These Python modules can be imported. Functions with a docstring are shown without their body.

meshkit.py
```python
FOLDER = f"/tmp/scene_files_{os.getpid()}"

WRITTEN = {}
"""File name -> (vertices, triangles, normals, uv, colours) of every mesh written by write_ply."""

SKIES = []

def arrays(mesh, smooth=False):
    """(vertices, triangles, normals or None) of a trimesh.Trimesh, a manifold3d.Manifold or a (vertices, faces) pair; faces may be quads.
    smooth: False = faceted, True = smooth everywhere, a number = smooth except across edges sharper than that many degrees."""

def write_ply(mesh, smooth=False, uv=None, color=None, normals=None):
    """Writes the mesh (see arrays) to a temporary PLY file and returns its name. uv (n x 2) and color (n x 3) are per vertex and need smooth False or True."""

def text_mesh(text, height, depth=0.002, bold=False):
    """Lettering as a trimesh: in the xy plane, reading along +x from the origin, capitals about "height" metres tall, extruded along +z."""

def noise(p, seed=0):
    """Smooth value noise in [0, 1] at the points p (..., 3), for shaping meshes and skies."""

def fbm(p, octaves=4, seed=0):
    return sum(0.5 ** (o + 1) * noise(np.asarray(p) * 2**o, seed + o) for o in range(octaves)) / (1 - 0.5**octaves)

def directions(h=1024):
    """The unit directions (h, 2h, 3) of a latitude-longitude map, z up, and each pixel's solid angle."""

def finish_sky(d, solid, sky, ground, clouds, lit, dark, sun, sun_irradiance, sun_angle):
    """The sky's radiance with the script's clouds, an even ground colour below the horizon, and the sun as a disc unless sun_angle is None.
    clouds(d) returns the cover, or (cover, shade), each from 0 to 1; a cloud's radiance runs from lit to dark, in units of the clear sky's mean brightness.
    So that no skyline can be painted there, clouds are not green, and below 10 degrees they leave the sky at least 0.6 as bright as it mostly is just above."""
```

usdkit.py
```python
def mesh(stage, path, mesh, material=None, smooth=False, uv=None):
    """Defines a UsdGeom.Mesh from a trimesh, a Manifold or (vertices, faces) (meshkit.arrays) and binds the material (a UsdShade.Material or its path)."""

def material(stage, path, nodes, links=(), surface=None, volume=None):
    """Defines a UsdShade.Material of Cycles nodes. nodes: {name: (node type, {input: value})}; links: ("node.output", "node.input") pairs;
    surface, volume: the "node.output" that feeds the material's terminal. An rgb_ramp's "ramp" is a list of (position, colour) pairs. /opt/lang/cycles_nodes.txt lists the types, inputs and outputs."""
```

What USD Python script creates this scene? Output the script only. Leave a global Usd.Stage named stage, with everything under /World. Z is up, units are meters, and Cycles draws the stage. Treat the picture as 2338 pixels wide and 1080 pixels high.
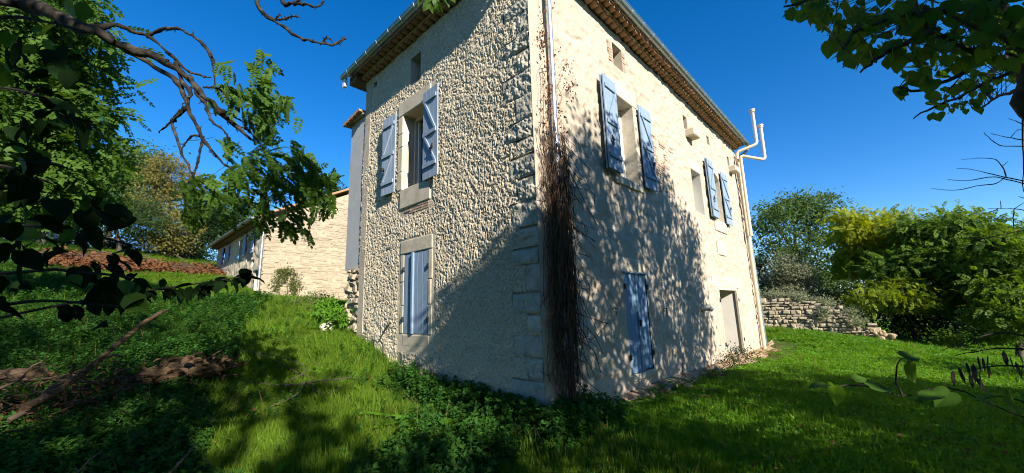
import math, random
import numpy as np, trimesh, usdkit, meshkit
from scipy.interpolate import RBFInterpolator
from shapely.geometry import Polygon, Point
from pxr import Usd, UsdGeom, UsdLux, UsdShade, Gf, Sdf, Vt

stage = Usd.Stage.CreateInMemory()
UsdGeom.SetStageUpAxis(stage, 'Z'); UsdGeom.SetStageMetersPerUnit(stage, 1.0)
stage.DefinePrim('/World', 'Xform'); stage.DefinePrim('/World/Looks', 'Scope')
RNG = np.random.default_rng(7); random.seed(7)

# ------------------------------------------------------------------ camera, sky, sun
EYE = np.array([-4.2327, -3.4566, 1.6])
YAW, PITCH, ROLL, FOC = math.radians(46.796), math.radians(10.603), math.radians(-1.819), 881.0 / 2338
fw = np.array([math.sin(YAW) * math.cos(PITCH), math.cos(YAW) * math.cos(PITCH), math.sin(PITCH)])
r0 = np.array([math.cos(YAW), -math.sin(YAW), 0.0]); u0 = np.cross(r0, fw)
RT = r0 * math.cos(ROLL) + u0 * math.sin(ROLL); UP = -r0 * math.sin(ROLL) + u0 * math.cos(ROLL)
cam = UsdGeom.Camera.Define(stage, '/World/camera')
cam.AddTransformOp().Set(Gf.Matrix4d(*RT, 0, *UP, 0, *(-fw), 0, *EYE, 1))
cam.CreateHorizontalApertureAttr(36.0); cam.CreateVerticalApertureAttr(36.0 * 473 / 1024)
cam.CreateFocalLengthAttr(36.0 * FOC); cam.CreateClippingRangeAttr(Gf.Vec2f(0.05, 2000))
cam.CreateExposureAttr(1.15)

SUN = np.array([-1.0, -4.0, 2.25]); SUN /= np.linalg.norm(SUN)
ELEV = math.asin(SUN[2]); ROT = math.atan2(SUN[0], SUN[1])
sky = UsdLux.DomeLight.Define(stage, '/World/sky')
sky.GetPrim().SetCustomDataByKey('kind', 'structure')
skym = usdkit.material(stage, '/World/Looks/sky', {
    's': ('sky_texture', {'sky_type': 'single_scattering', 'sun_disc': False, 'sun_elevation': ELEV, 'sun_rotation': ROT,
                          'altitude': 1500.0, 'air_density': 1.0, 'aerosol_density': 0.25, 'ozone_density': 3.0}),
    'h': ('hsv', {'hue': 0.505, 'saturation': 1.36, 'value': 1.0, 'fac': 1.0}),
    'b': ('background_shader', {'strength': 0.1})}, [('s.color', 'h.color'), ('h.color', 'b.color')], surface='b.background')
UsdShade.MaterialBindingAPI.Apply(sky.GetPrim()).Bind(skym)
sun = UsdLux.DistantLight.Define(stage, '/World/sun')
sun.CreateIntensityAttr(1.25); sun.CreateAngleAttr(0.53); sun.CreateNormalizeAttr(True); sun.CreateColorAttr(Gf.Vec3f(1.0, 0.93, 0.82))
_x = np.cross([0, 0, 1.0], SUN); _x /= np.linalg.norm(_x); _y = np.cross(SUN, _x)
sun.AddTransformOp().Set(Gf.Matrix4d(*_x, 0, *_y, 0, *SUN, 0, 0, 0, 0, 1))


# ------------------------------------------------------------------ helpers
def at(x, y, d):
    """World point on the line of sight of a photograph pixel, d metres deep."""
    return EYE + d * (fw + RT * (x - 1169) / 881.0 - UP * (y - 540) / 881.0)


COUNT = {}


def numbered(parent, name):
    k = (parent, name); n = COUNT.get(k, 0); COUNT[k] = n + 1
    return f'{parent}/{name}' + (f'_{n:03d}' if n else '')


def tag(p, label=None, cat=None, group=None, kind=None):
    for k, v in (('label', label), ('category', cat), ('group', group), ('kind', kind)):
        if v:
            p.SetCustomDataByKey(k, v)
    return p


def thing(name, label, cat, loc=(0, 0, 0), rotz=0, group=None):
    x = UsdGeom.Xform.Define(stage, numbered('/World', name))
    x.AddTranslateOp().Set(Gf.Vec3d(*map(float, loc)))
    if rotz:
        x.AddRotateZOp().Set(float(rotz))
    return tag(x.GetPrim(), label, cat, group)


def node(parent, name, label=None):
    x = UsdGeom.Xform.Define(stage, numbered(str(parent.GetPath()), name)).GetPrim()
    return tag(x, label)


def obj(name, mesh, m, parent=None, smooth=False, label=None, kind=None, cat=None, group=None):
    base = str(parent.GetPath()) if parent is not None else '/World'
    o = usdkit.mesh(stage, numbered(base, name), mesh, m, smooth).GetPrim()
    return tag(o, label, cat, group, kind)


def vf(m):
    return (np.asarray(m[0], float), np.asarray(m[1], int)) if isinstance(m, tuple) else (np.asarray(m.vertices), np.asarray(m.faces))


def join(ms):
    V, F, n = [], [], 0
    for m in ms:
        v, f = vf(m)
        if len(f) and f.shape[1] == 4:
            f = np.vstack([f[:, [0, 1, 2]], f[:, [0, 2, 3]]])
        V.append(v); F.append(f + n); n += len(v)
    return np.vstack(V), np.vstack(F)


def box(x0, x1, y0, y1, z0, z1, c=0.0):
    """Box with optional chamfered edges (convex hull of three shrunken boxes)."""
    lo, hi = np.minimum([x0, y0, z0], [x1, y1, z1]), np.maximum([x0, y0, z0], [x1, y1, z1])
    if c <= 0:
        b = trimesh.creation.box(hi - lo); b.apply_translation((lo + hi) / 2); return b
    P = []
    for a in range(3):
        l, h = lo + c, hi - c
        l[a], h[a] = lo[a], hi[a]
        P += [[(l[0], h[0])[i], (l[1], h[1])[j], (l[2], h[2])[k]] for i in (0, 1) for j in (0, 1) for k in (0, 1)]
    return trimesh.convex.convex_hull(np.array(P))


def tube(points, radii, sides=6, cap=True):
    p = np.asarray(points, float); n = len(p)
    t = np.gradient(p, axis=0); t /= np.linalg.norm(t, axis=1, keepdims=True) + 1e-12
    a = np.cross(t, np.where(np.abs(t[:, 2:]) < 0.9, [0, 0, 1.0], [1.0, 0, 0])); a /= np.linalg.norm(a, axis=1, keepdims=True) + 1e-12
    for i in range(1, n):  # keep the frame from flipping
        q = a[i - 1] - t[i] * (a[i - 1] @ t[i]); L = np.linalg.norm(q)
        if L > 1e-6:
            a[i] = q / L
    b, ang = np.cross(t, a), np.arange(sides) * 2 * np.pi / sides
    v = p[:, None] + np.broadcast_to(radii, (n,))[:, None, None] * (np.cos(ang)[None, :, None] * a[:, None] + np.sin(ang)[None, :, None] * b[:, None])
    i, j = np.meshgrid(np.arange(n - 1), np.arange(sides), indexing='ij')
    q = np.stack([i * sides + j, i * sides + (j + 1) % sides, (i + 1) * sides + (j + 1) % sides, (i + 1) * sides + j], -1).reshape(-1, 4)
    f = np.vstack([q[:, [0, 1, 2]], q[:, [0, 2, 3]]]); v = v.reshape(-1, 3)
    if cap:
        k = np.arange(1, sides - 1)
        f = np.vstack([f, np.stack([k * 0, k + 1, k], 1), (n - 1) * sides + np.stack([k * 0, k, k + 1], 1)])
    return v, f


def curve(pts, n):
    """Smooth polyline through pts (Catmull-Rom), n points."""
    p = np.asarray(pts, float)
    if len(p) < 3:
        return p[0] + (p[-1] - p[0]) * np.linspace(0, 1, n)[:, None]
    e = np.vstack([2 * p[0] - p[1], p, 2 * p[-1] - p[-2]])
    s = np.linspace(0, len(p) - 1 - 1e-6, n); i = s.astype(int); t = (s - i)[:, None]
    a, b, c, d = e[i], e[i + 1], e[i + 2], e[i + 3]
    return 0.5 * (2 * b + (c - a) * t + (2 * a - 5 * b + 4 * c - d) * t ** 2 + (3 * b - a - 3 * c + d) * t ** 3)


def branchy(pts, ra, rb, n=14, wob=0.3, sides=6, seed=0):
    """A gnarled bough: a smooth curve with knots in its radius and small kinks."""
    g = np.random.default_rng(seed); p = curve(pts, n)
    rad = np.linspace(ra, rb, n) * (1 + wob * g.uniform(-0.5, 0.7, n))
    p[1:-1] += g.normal(0, 0.35 * (ra + rb) / 2, (n - 2, 3))
    return tube(p, rad, sides)


def frames(d, nrm):
    """Rotation matrices (n,3,3): columns x = side, y = d (leaf axis), z = normal."""
    y = d / (np.linalg.norm(d, axis=1, keepdims=True) + 1e-9)
    x = np.cross(y, nrm); x /= np.linalg.norm(x, axis=1, keepdims=True) + 1e-9
    return np.stack([x, y, np.cross(x, y)], 2)


def stamp(v, f, R, T, S):
    n = len(T); S = np.broadcast_to(S, (n,))
    V = np.einsum('nij,kj->nki', R, v) * S[:, None, None] + T[:, None]
    return V.reshape(-1, 3), (f[None] + (np.arange(n) * len(v))[:, None, None]).reshape(-1, 3)


def unit(v):
    return v / (np.linalg.norm(v, axis=-1, keepdims=True) + 1e-9)


# leaf shapes: in the xy plane, stalk at the origin, tip along +y, length 1
DIAMOND = (np.array([[0, 0, 0], [.26, .42, .07], [0, 1, 0], [-.26, .42, .07]]), np.array([[0, 1, 2], [0, 2, 3]]))
OVAL = (np.array([[0, 0, 0], [.2, .2, .05], [.25, .5, .07], [.13, .8, .04], [0, 1, -.06], [-.13, .8, .04], [-.25, .5, .07], [-.2, .2, .05], [0, .5, 0]]),
        np.array([[0, 1, 8], [1, 2, 8], [2, 3, 8], [3, 4, 8], [4, 5, 8], [5, 6, 8], [6, 7, 8], [7, 0, 8]]))
_h = [(0, 0), (.16, -.1), (.34, -.06), (.46, .14), (.46, .36), (.34, .6), (.16, .82), (0, 1.02)]
HEART = (np.array([[x, y, .14 * abs(x) - .1 * y * y] for x, y in _h] + [[-x, y, .14 * abs(x) - .1 * y * y] for x, y in _h[1:-1]] + [[0, .4, -.02]]), None)
_o = list(range(8)) + list(range(13, 7, -1))
HEART = (HEART[0], np.array([[_o[i], _o[(i + 1) % 14], 14] for i in range(14)]))
BLADE = (np.array([[-.03, 0, 0], [.03, 0, 0], [.022, .5, .06], [-.022, .5, .06], [0, 1, .28]]), np.array([[0, 1, 2], [0, 2, 3], [3, 2, 4]]))


def pinnate(pairs, leaflet, w=0.34, droop=0.25, shape=DIAMOND, seed=0):
    """A compound leaf of length 1 along +y: stalk and paired leaflets."""
    g = np.random.default_rng(seed); P, D, N, S = [], [], [], []
    ys = np.linspace(.22, .95, pairs)
    z = lambda y: -droop * y * y
    for y in ys:
        for s in (-1, 1):
            P.append([0, y + g.uniform(-.015, .015), z(y)]); D.append([s * 1.0, .45 + g.uniform(-.2, .2), -.25 + g.uniform(-.2, .2)])
            N.append([g.uniform(-.3, .3), g.uniform(-.2, .2), 1]); S.append(leaflet * (1 - .3 * abs(y - .5)))
    P.append([0, 1, z(1)]); D.append([0, 1, -.4]); N.append([0, .3, 1]); S.append(leaflet)
    v, f = stamp(shape[0] * [w / .26, 1, 1], shape[1], frames(np.array(D), np.array(N)), np.array(P), np.array(S))
    st = tube([[0, y, z(y)] for y in np.linspace(0, 1, 4)], [.008, .006, .005, .003], 3, False)
    return join([(v, f), st])


# ------------------------------------------------------------------ materials
def mat(name, cols, scale=3.0, rough=.85, spec=.25, bump=0.0, bscale=25.0, stretch=(1, 1, 1), detail=6, metallic=0.0, island=0.0):
    n = {'g': ('geometry', {}), 'm': ('mapping', {'scale': stretch}), 'n': ('noise_texture', {'scale': scale, 'detail': float(detail), 'roughness': .62}),
         'r': ('rgb_ramp', {'ramp': [(.28 + .44 * i / max(1, len(cols) - 1), c) for i, c in enumerate(cols)]}),
         'p': ('principled_bsdf', {'roughness': rough, 'specular_ior_level': spec, 'metallic': metallic})}
    l = [('g.position', 'm.vector'), ('m.vector', 'n.vector'), ('r.color', 'p.base_color')]
    if island:
        n['w'] = ('mix_float', {'fac': float(island), 'use_clamp': True}); l += [('n.fac', 'w.a'), ('g.random_per_island', 'w.b'), ('w.result', 'r.fac')]
    else:
        l += [('n.fac', 'r.fac')]
    if bump:
        n['bn'] = ('noise_texture', {'scale': bscale, 'detail': 6.0, 'roughness': .65}); n['b'] = ('bump', {'strength': 1.0, 'distance': bump})
        l += [('m.vector', 'bn.vector'), ('bn.fac', 'b.height'), ('b.normal', 'p.normal')]
    return usdkit.material(stage, '/World/Looks/' + name, n, l, surface='p.BSDF')


def leafmat(name, cols, trans=.35, rough=.6, spec=.15, scale=.9):
    """Leaves: colour by leaf and by clump, light passing through."""
    n = {'g': ('geometry', {}), 'n': ('noise_texture', {'scale': scale, 'detail': 2.0}), 'w': ('mix_float', {'fac': .55}),
         'r': ('rgb_ramp', {'ramp': [(.15 + .7 * i / max(1, len(cols) - 1), c) for i, c in enumerate(cols)]}),
         'p': ('principled_bsdf', {'roughness': rough, 'specular_ior_level': spec}),
         't': ('translucent_bsdf', {}), 'h': ('hsv', {'hue': .485, 'saturation': 1.1, 'value': 1.5, 'fac': 1.0}), 'x': ('mix_closure', {'fac': trans})}
    l = [('g.position', 'n.vector'), ('n.fac', 'w.a'), ('g.random_per_island', 'w.b'), ('w.result', 'r.fac'), ('r.color', 'p.base_color'),
         ('r.color', 'h.color'), ('h.color', 't.color'), ('p.BSDF', 'x.closure1'), ('t.BSDF', 'x.closure2')]
    return usdkit.material(stage, '/World/Looks/' + name, n, l, surface='x.closure')


def stonewall_mat(name, cols, cell=4.0, mort=(.5, .43, .32), amount=.6, bump=.006, rough=.9, fine=60.0, dark=(.62, .6, .56)):
    """Rubble under lime render: stone-sized colour patches, fine grain."""
    n = {'g': ('geometry', {}), 'dn': ('noise_texture', {'scale': 3.0, 'detail': 3.0}), 'dv': ('vector_math', {'math_type': 'multiply_add', 'vector2': (.18, .18, .18)}),
         'v': ('voronoi_texture', {'scale': cell, 'feature': 'f1'}), 'sep': ('separate_color', {}),
         'r': ('rgb_ramp', {'ramp': [(i / max(1, len(cols) - 1), c) for i, c in enumerate(cols)]}),
         'big': ('noise_texture', {'scale': .9, 'detail': 5.0, 'roughness': .6}), 'fn': ('noise_texture', {'scale': fine, 'detail': 5.0, 'roughness': .7}),
         'mr': ('map_range', {'from_min': .38, 'from_max': .62, 'to_min': 1 - amount, 'to_max': 1.0, 'clamp': True}),
         'mx': ('mix_color', {'blend_type': 'mix', 'b': mort}), 'sp': ('rgb_ramp', {'ramp': [(.3, dark), (.5, (1, 1, 1)), (.75, (1.12, 1.1, 1.05))]}),
         'mu': ('mix_color', {'blend_type': 'multiply', 'fac': .75}), 'b': ('bump', {'strength': 1.0, 'distance': bump}),
         'p': ('principled_bsdf', {'roughness': rough, 'specular_ior_level': .15})}
    l = [('g.position', 'dn.vector'), ('dn.color', 'dv.vector1'), ('g.position', 'dv.vector3'), ('dv.vector', 'v.vector'), ('v.color', 'sep.color'), ('sep.r', 'r.fac'),
         ('g.position', 'big.vector'), ('g.position', 'fn.vector'), ('big.fac', 'mr.value'), ('mr.result', 'mx.fac'), ('r.color', 'mx.a'), ('fn.fac', 'sp.fac'),
         ('mx.result', 'mu.a'), ('sp.color', 'mu.b'), ('mu.result', 'p.base_color'), ('fn.fac', 'b.height'), ('b.normal', 'p.normal')]
    return usdkit.material(stage, '/World/Looks/' + name, n, l, surface='p.BSDF')


M = {}
M['roughcast'] = stonewall_mat('roughcast', [(.47, .405, .295), (.55, .475, .345), (.42, .38, .30), (.55, .46, .315), (.31, .30, .27)], 15.0, (.54, .465, .34), .45, .012, fine=34.0, dark=(.28, .27, .25))
M['lime'] = stonewall_mat('lime_render', [(.37, .31, .232), (.46, .395, .30), (.35, .29, .22), (.45, .345, .258), (.50, .445, .35)], 6.2, (.45, .39, .308), .9, .008, fine=60.0, dark=(.5, .48, .45))
M['cream'] = mat('cream_stone', [(.42, .35, .24), (.52, .45, .33), (.58, .51, .40)], 3.0, .9, .15, .003, 60)
M['stone'] = mat('pale_stone', [(.36, .31, .23), (.47, .41, .31), (.55, .49, .39)], 4.0, .9, .15, .004, 50)
M['quoin'] = mat('weathered_quoin', [(.24, .23, .19), (.36, .34, .28), (.46, .42, .33), (.54, .48, .37)], 4.0, .95, .1, .02, 28)
M['mortar'] = mat('dark_mortar', [(.10, .09, .075), (.2, .175, .14)], 9.0, .95, .1, .01, 40)
M['rubble'] = mat('ochre_rubble', [(.33, .25, .15), (.50, .41, .27), (.58, .50, .37), (.40, .35, .27)], 1.5, .92, .12, .006, 40, island=.6)
M['cob0'] = mat('corner_rubble', [(.36, .30, .21), (.48, .41, .30), (.52, .46, .36), (.40, .36, .29)], 3.0, .92, .12, .012, 30, island=.5)
M['greyrender'] = mat('grey_render', [(.36, .36, .36), (.43, .43, .42)], 3.0, .9, .15, .002, 40)
M['cement'] = mat('cement', [(.40, .38, .34), (.48, .45, .40)], 2.0, .9, .15, .002, 50)
M['sand'] = mat('sandy_earth', [(.22, .13, .07), (.36, .25, .15), (.45, .34, .22)], 3.0, .95, .1, .012, 30)
M['brick'] = mat('old_brick', [(.36, .26, .19), (.43, .33, .25), (.46, .39, .31)], 6.0, .92, .12, .003, 60, island=.5)
M['tile'] = mat('canal_tile', [(.34, .20, .11), (.46, .36, .24), (.52, .45, .33), (.40, .37, .29)], 5.0, .9, .15, .004, 50, island=.6)
M['bed'] = mat('tile_bed', [(.33, .25, .16), (.44, .37, .27)], 5.0, .92, .1, .004, 50)
M['zinc'] = mat('zinc', [(.22, .26, .25), (.30, .34, .33)], 4.0, .38, .5, metallic=.75)
M['galv'] = mat('galvanised', [(.45, .46, .47), (.62, .63, .64), (.8, .8, .8)], 22.0, .33, .5, metallic=.85, stretch=(1, 1, .4))
M['iron'] = mat('black_iron', [(.015, .014, .013), (.04, .035, .03)], 20.0, .6, .4)
M['castiron'] = mat('grey_iron', [(.12, .12, .12), (.32, .31, .29), (.5, .48, .45)], 9.0, .7, .3)
M['pvc'] = mat('cream_pvc', [(.56, .44, .30), (.62, .50, .36)], 1.5, .45, .4)
M['blue'] = mat('blue_paint', [(.20, .255, .325), (.24, .30, .375), (.275, .335, .41)], 5.0, .55, .3, .0012, 30, stretch=(3, 3, .35))
M['bluelite'] = mat('worn_blue_paint', [(.15, .215, .295), (.20, .275, .365), (.27, .34, .42)], 6.0, .6, .25, .002, 24, stretch=(5, 5, .3))
M['bluedark'] = mat('deep_blue_paint', [(.10, .17, .27), (.14, .23, .35), (.19, .29, .41)], 6.0, .6, .25, .002, 24, stretch=(5, 5, .3))
M['white'] = mat('white_paint', [(.66, .65, .62), (.74, .73, .70)], 3.0, .5, .35)
M['dark'] = mat('dark_interior', [(.06, .052, .045), (.09, .08, .07)], 2.0, .9, .1)
M['wood'] = mat('grey_wood', [(.10, .075, .055), (.2, .155, .11)], 8.0, .85, .2, .003, 40)
M['bark'] = mat('bark', [(.035, .028, .021), (.075, .062, .048), (.12, .105, .085)], 14.0, .92, .15, .012, 30, stretch=(1, 1, .5))
M['twig'] = mat('dark_twig', [(.022, .018, .015), (.05, .042, .035)], 30.0, .9, .15)
M['lichen'] = mat('lichen_bark', [(.014, .011, .009), (.028, .023, .018), (.085, .08, .06)], 11.0, .95, .1, .008, 40)
M['vine'] = mat('dead_vine', [(.05, .032, .022), (.11, .07, .047), (.20, .14, .095)], 7.0, .9, .15, island=.7)
M['strand'] = mat('dry_strand', [(.14, .08, .045), (.25, .16, .10), (.38, .29, .20)], 4.0, .85, .2, island=.7)
M['log'] = mat('rotten_log', [(.03, .02, .013), (.085, .055, .032), (.22, .15, .085)], 12.0, .95, .1, .02, 22, stretch=(.6, 2, 2))
M['stick'] = mat('bare_stick', [(.09, .065, .045), (.2, .15, .10), (.33, .27, .19)], 6.0, .9, .15, island=.6)
M['deadleaf'] = leafmat('dead_leaf', [(.10, .045, .02), (.24, .11, .045), (.36, .20, .09)], .2, .7, .15)
M['rust'] = leafmat('rust_leaf', [(.12, .05, .022), (.22, .105, .045), (.32, .19, .09)], .25, .7, .1)
glassn = {'f': ('fresnel', {'IOR': 1.5}), 't': ('transparent_bsdf', {'color': (.9, .93, .92)}), 'g': ('glossy_bsdf', {'roughness': .02, 'color': (1, 1, 1)}), 'x': ('mix_closure', {})}
M['glass'] = usdkit.material(stage, '/World/Looks/window_glass', glassn, [('f.fac', 'x.fac'), ('t.BSDF', 'x.closure1'), ('g.BSDF', 'x.closure2')], surface='x.closure')
M['carwhite'] = mat('car_white', [(.7, .7, .7), (.76, .76, .76)], 2.0, .25, .5)
M['tyre'] = mat('tyre', [(.02, .02, .02), (.03, .03, .03)], 5.0, .8, .2)
M['grass'] = leafmat('grass_blades', [(.10, .175, .016), (.185, .285, .026), (.29, .36, .05)], .45, .6, .12)
M['clover'] = leafmat('clover_leaves', [(.085, .20, .016), (.16, .32, .028), (.25, .40, .05)], .42, .6, .12)
M['nettle'] = leafmat('broad_leaves', [(.03, .09, .014), (.06, .16, .022), (.11, .23, .035)], .35, .6, .1)
M['judas'] = leafmat('heart_leaves', [(.06, .135, .018), (.10, .19, .024), (.19, .27, .04)], .48, .6, .08)
M['pinn'] = leafmat('feather_leaves', [(.05, .11, .014), (.095, .17, .02), (.19, .25, .03)], .4, .5, .15)
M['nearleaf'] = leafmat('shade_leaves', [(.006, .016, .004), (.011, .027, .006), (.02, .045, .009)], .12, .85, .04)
M['drygrass'] = leafmat('dry_bramble', [(.07, .10, .02), (.14, .15, .04), (.20, .17, .06)], .3, .6, .2)
M['soil'] = usdkit.material(stage, '/World/Looks/meadow_soil', {
    'g': ('geometry', {}), 'n': ('noise_texture', {'scale': .55, 'detail': 8.0, 'roughness': .7}), 'f': ('noise_texture', {'scale': 26.0, 'detail': 6.0, 'roughness': .7}),
    'r': ('rgb_ramp', {'ramp': [(.3, (.05, .06, .018)), (.5, (.075, .13, .02)), (.68, (.12, .19, .03))]}),
    'r2': ('rgb_ramp', {'ramp': [(.3, (.35, .35, .3)), (.65, (1.2, 1.2, 1.1))]}), 'm': ('mix_color', {'blend_type': 'multiply', 'fac': 1.0, 'use_clamp_result': False}),
    'b': ('bump', {'strength': 1.0, 'distance': .05}), 'p': ('principled_bsdf', {'roughness': .95, 'specular_ior_level': .1})},
    [('g.position', 'n.vector'), ('g.position', 'f.vector'), ('n.fac', 'r.fac'), ('f.fac', 'r2.fac'), ('r.color', 'm.a'), ('r2.color', 'm.b'), ('m.result', 'p.base_color'),
     ('f.fac', 'b.height'), ('b.normal', 'p.normal')], surface='p.BSDF')

# ------------------------------------------------------------------ terrain
CTRL = np.array([(0, 5.65, 1.1), (0, 4.83, .82), (0, 3.8, .5), (0, 2, .2), (0, 0, .06), (3, -.1, .06), (8, 0, -.06), (13, 0, -.08), (-4.2, -3.5, -.15), (-.3, 6.0, 1.15),
                 (.2, 9.6, 1.87), (1.36, 19.3, 2.65), (1.36, 25, 3.9), (1.36, 31.7, 5.2), (-1.1, 29.5, 4.65), (-3.1, 31.4, 5.5), (-8, 36, 6.8), (5.5, 19.5, 2.4), (-5, 5, .7), (-3.8, 3.8, .55),
                 (-3.7, 6.5, 1.05), (-2.65, 5.4, .92), (-2.9, 1.5, .02), (-1.1, -.4, -.06), (.57, -2.15, -.15), (2.4, -4.1, -.25), (18, .8, .25), (16, -2.9, -.12), (18.7, -6.4, -.8), (23.7, -5.8, -1.0),
                 (-12, 5, 1.3), (-12, 20, 3.8), (-14, -10, .2), (0, -15, -.3), (15, -15, -1.2), (32, 5, .8), (30, 30, 3), (14, 22, 2), (-20, 40, 7.5), (5, 45, 7), (30, 45, 5), (40, -20, -2), (8, 8, .8), (-30, 10, 2.5), (-30, -20, 0), (0, -40, -1)], float)
_rbf = RBFInterpolator(CTRL[:, :2], CTRL[:, 2], kernel='thin_plate_spline', smoothing=.02)


def gz(x, y):
    x, y = np.asarray(x, float), np.asarray(y, float)
    q = np.stack([x.ravel(), y.ravel()], 1); d = np.hypot(q[:, 0], q[:, 1] - 5)
    k = np.minimum(1, 48 / np.maximum(d, 1e-6)); q2 = np.stack([q[:, 0] * k, 5 + (q[:, 1] - 5) * k], 1)
    z = _rbf(q2); w = np.clip((d - 48) / 150, 0, 1)
    z = z * (1 - w) + 2.0 * w
    z = z + .05 * (meshkit.fbm(np.stack([q[:, 0] * .8, q[:, 1] * .8, q[:, 0] * 0], 1), 3, 5) - .5)
    return z.reshape(x.shape)


s = np.sinh(np.linspace(-5.6, 5.6, 231)) / math.sinh(5.6) * 420
gx, gy = np.meshgrid(s - 1, s + 2, indexing='ij')
gv = np.stack([gx, gy, gz(gx, gy)], -1).reshape(-1, 3)
i, j = np.meshgrid(np.arange(230), np.arange(230), indexing='ij'); a = i * 231 + j
gf = np.stack([a, a + 231, a + 232, a + 1], -1).reshape(-1, 4)
obj('ground', (gv, gf), M['soil'], None, True, kind='structure')

# ------------------------------------------------------------------ walls and openings
class Face:
    """A vertical wall plane: u along it, v up, o out of it. kind 'L' faces -x with u = y; 'R' faces -y with u = x."""
    def __init__(s, kind, ox=0.0, oy=0.0):
        s.k, s.ox, s.oy = kind, ox, oy

    def p(s, u, v, o):
        u, v, o = np.broadcast_arrays(np.asarray(u, float), np.asarray(v, float), np.asarray(o, float))
        return np.stack([s.ox - o, u, v] if s.k == 'L' else [u, s.oy - o, v], -1)

    def box(s, u0, u1, v0, v1, o0, o1, c=0.0, jit=0.0):
        a, b = s.p(u0, v0, o0), s.p(u1, v1, o1)
        m = box(a[0], b[0], a[1], b[1], a[2], b[2], c)
        if jit:
            v = np.array(m.vertices); v += (meshkit.noise(v * 7.3, 3)[:, None] - .5) * jit; m = trimesh.Trimesh(v, m.faces, process=False)
        return m

    def local(s, m, hinge, way, o0, theta, v0):
        """Mesh in (a, v, b) coordinates of a leaf hinged at u = hinge -> world."""
        v, f = vf(m)
        u = hinge + way * (v[:, 0] * math.cos(theta) - v[:, 2] * math.sin(theta)); o = o0 + v[:, 0] * math.sin(theta) + v[:, 2] * math.cos(theta)
        w = s.p(u, v0 + v[:, 1], o)
        flip = (way < 0) == (s.k == 'R')
        return w, (f[:, ::-1] if flip else f)

    def grid(s, us, vs, step, holes, disp, skip=None):
        def coords(a, b, cuts):
            c = sorted({a, b, *[x for x in cuts if a < x < b]}); out = []
            for p, q in zip(c[:-1], c[1:]):
                out += list(np.linspace(p, q, max(1, round((q - p) / step)) + 1)[:-1])
            return np.array(out + [b])
        U = coords(*us, [h[k] for h in holes for k in (0, 1)]); V = coords(*vs, [h[k] for h in holes for k in (2, 3)])
        uu, vv = np.meshgrid(U, V, indexing='ij'); o = disp(uu, vv); P = s.p(uu, vv, o)
        uc, vc = np.meshgrid((U[1:] + U[:-1]) / 2, (V[1:] + V[:-1]) / 2, indexing='ij')
        keep = np.ones(uc.shape, bool)
        for h in holes:
            keep &= ~((uc > h[0]) & (uc < h[1]) & (vc > h[2]) & (vc < h[3]))
        if skip is not None:
            keep &= ~skip(uc, vc)
        n = len(V); i, j = np.nonzero(keep); a = i * n + j
        q = np.stack([a, a + n, a + n + 1, a + 1], -1)
        if s.k == 'L':
            q = q[:, ::-1]
        used = np.unique(q); m = -np.ones(uu.size, int); m[used] = np.arange(len(used))
        return P.reshape(-1, 3)[used], m[q]

    def reveal(s, h, depth, o=0.0):
        """The four inner faces of an opening, as thin slabs standing behind the wall's face."""
        u0, u1, v0, v1 = h; t = .03
        return join([s.box(u0 - t, u0, v0 - t, v1 + t, -depth, o), s.box(u1, u1 + t, v0 - t, v1 + t, -depth, o), s.box(u0, u1, v1, v1 + t, -depth, o), s.box(u0, u1, v0 - t, v0, -depth, o)])


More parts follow.
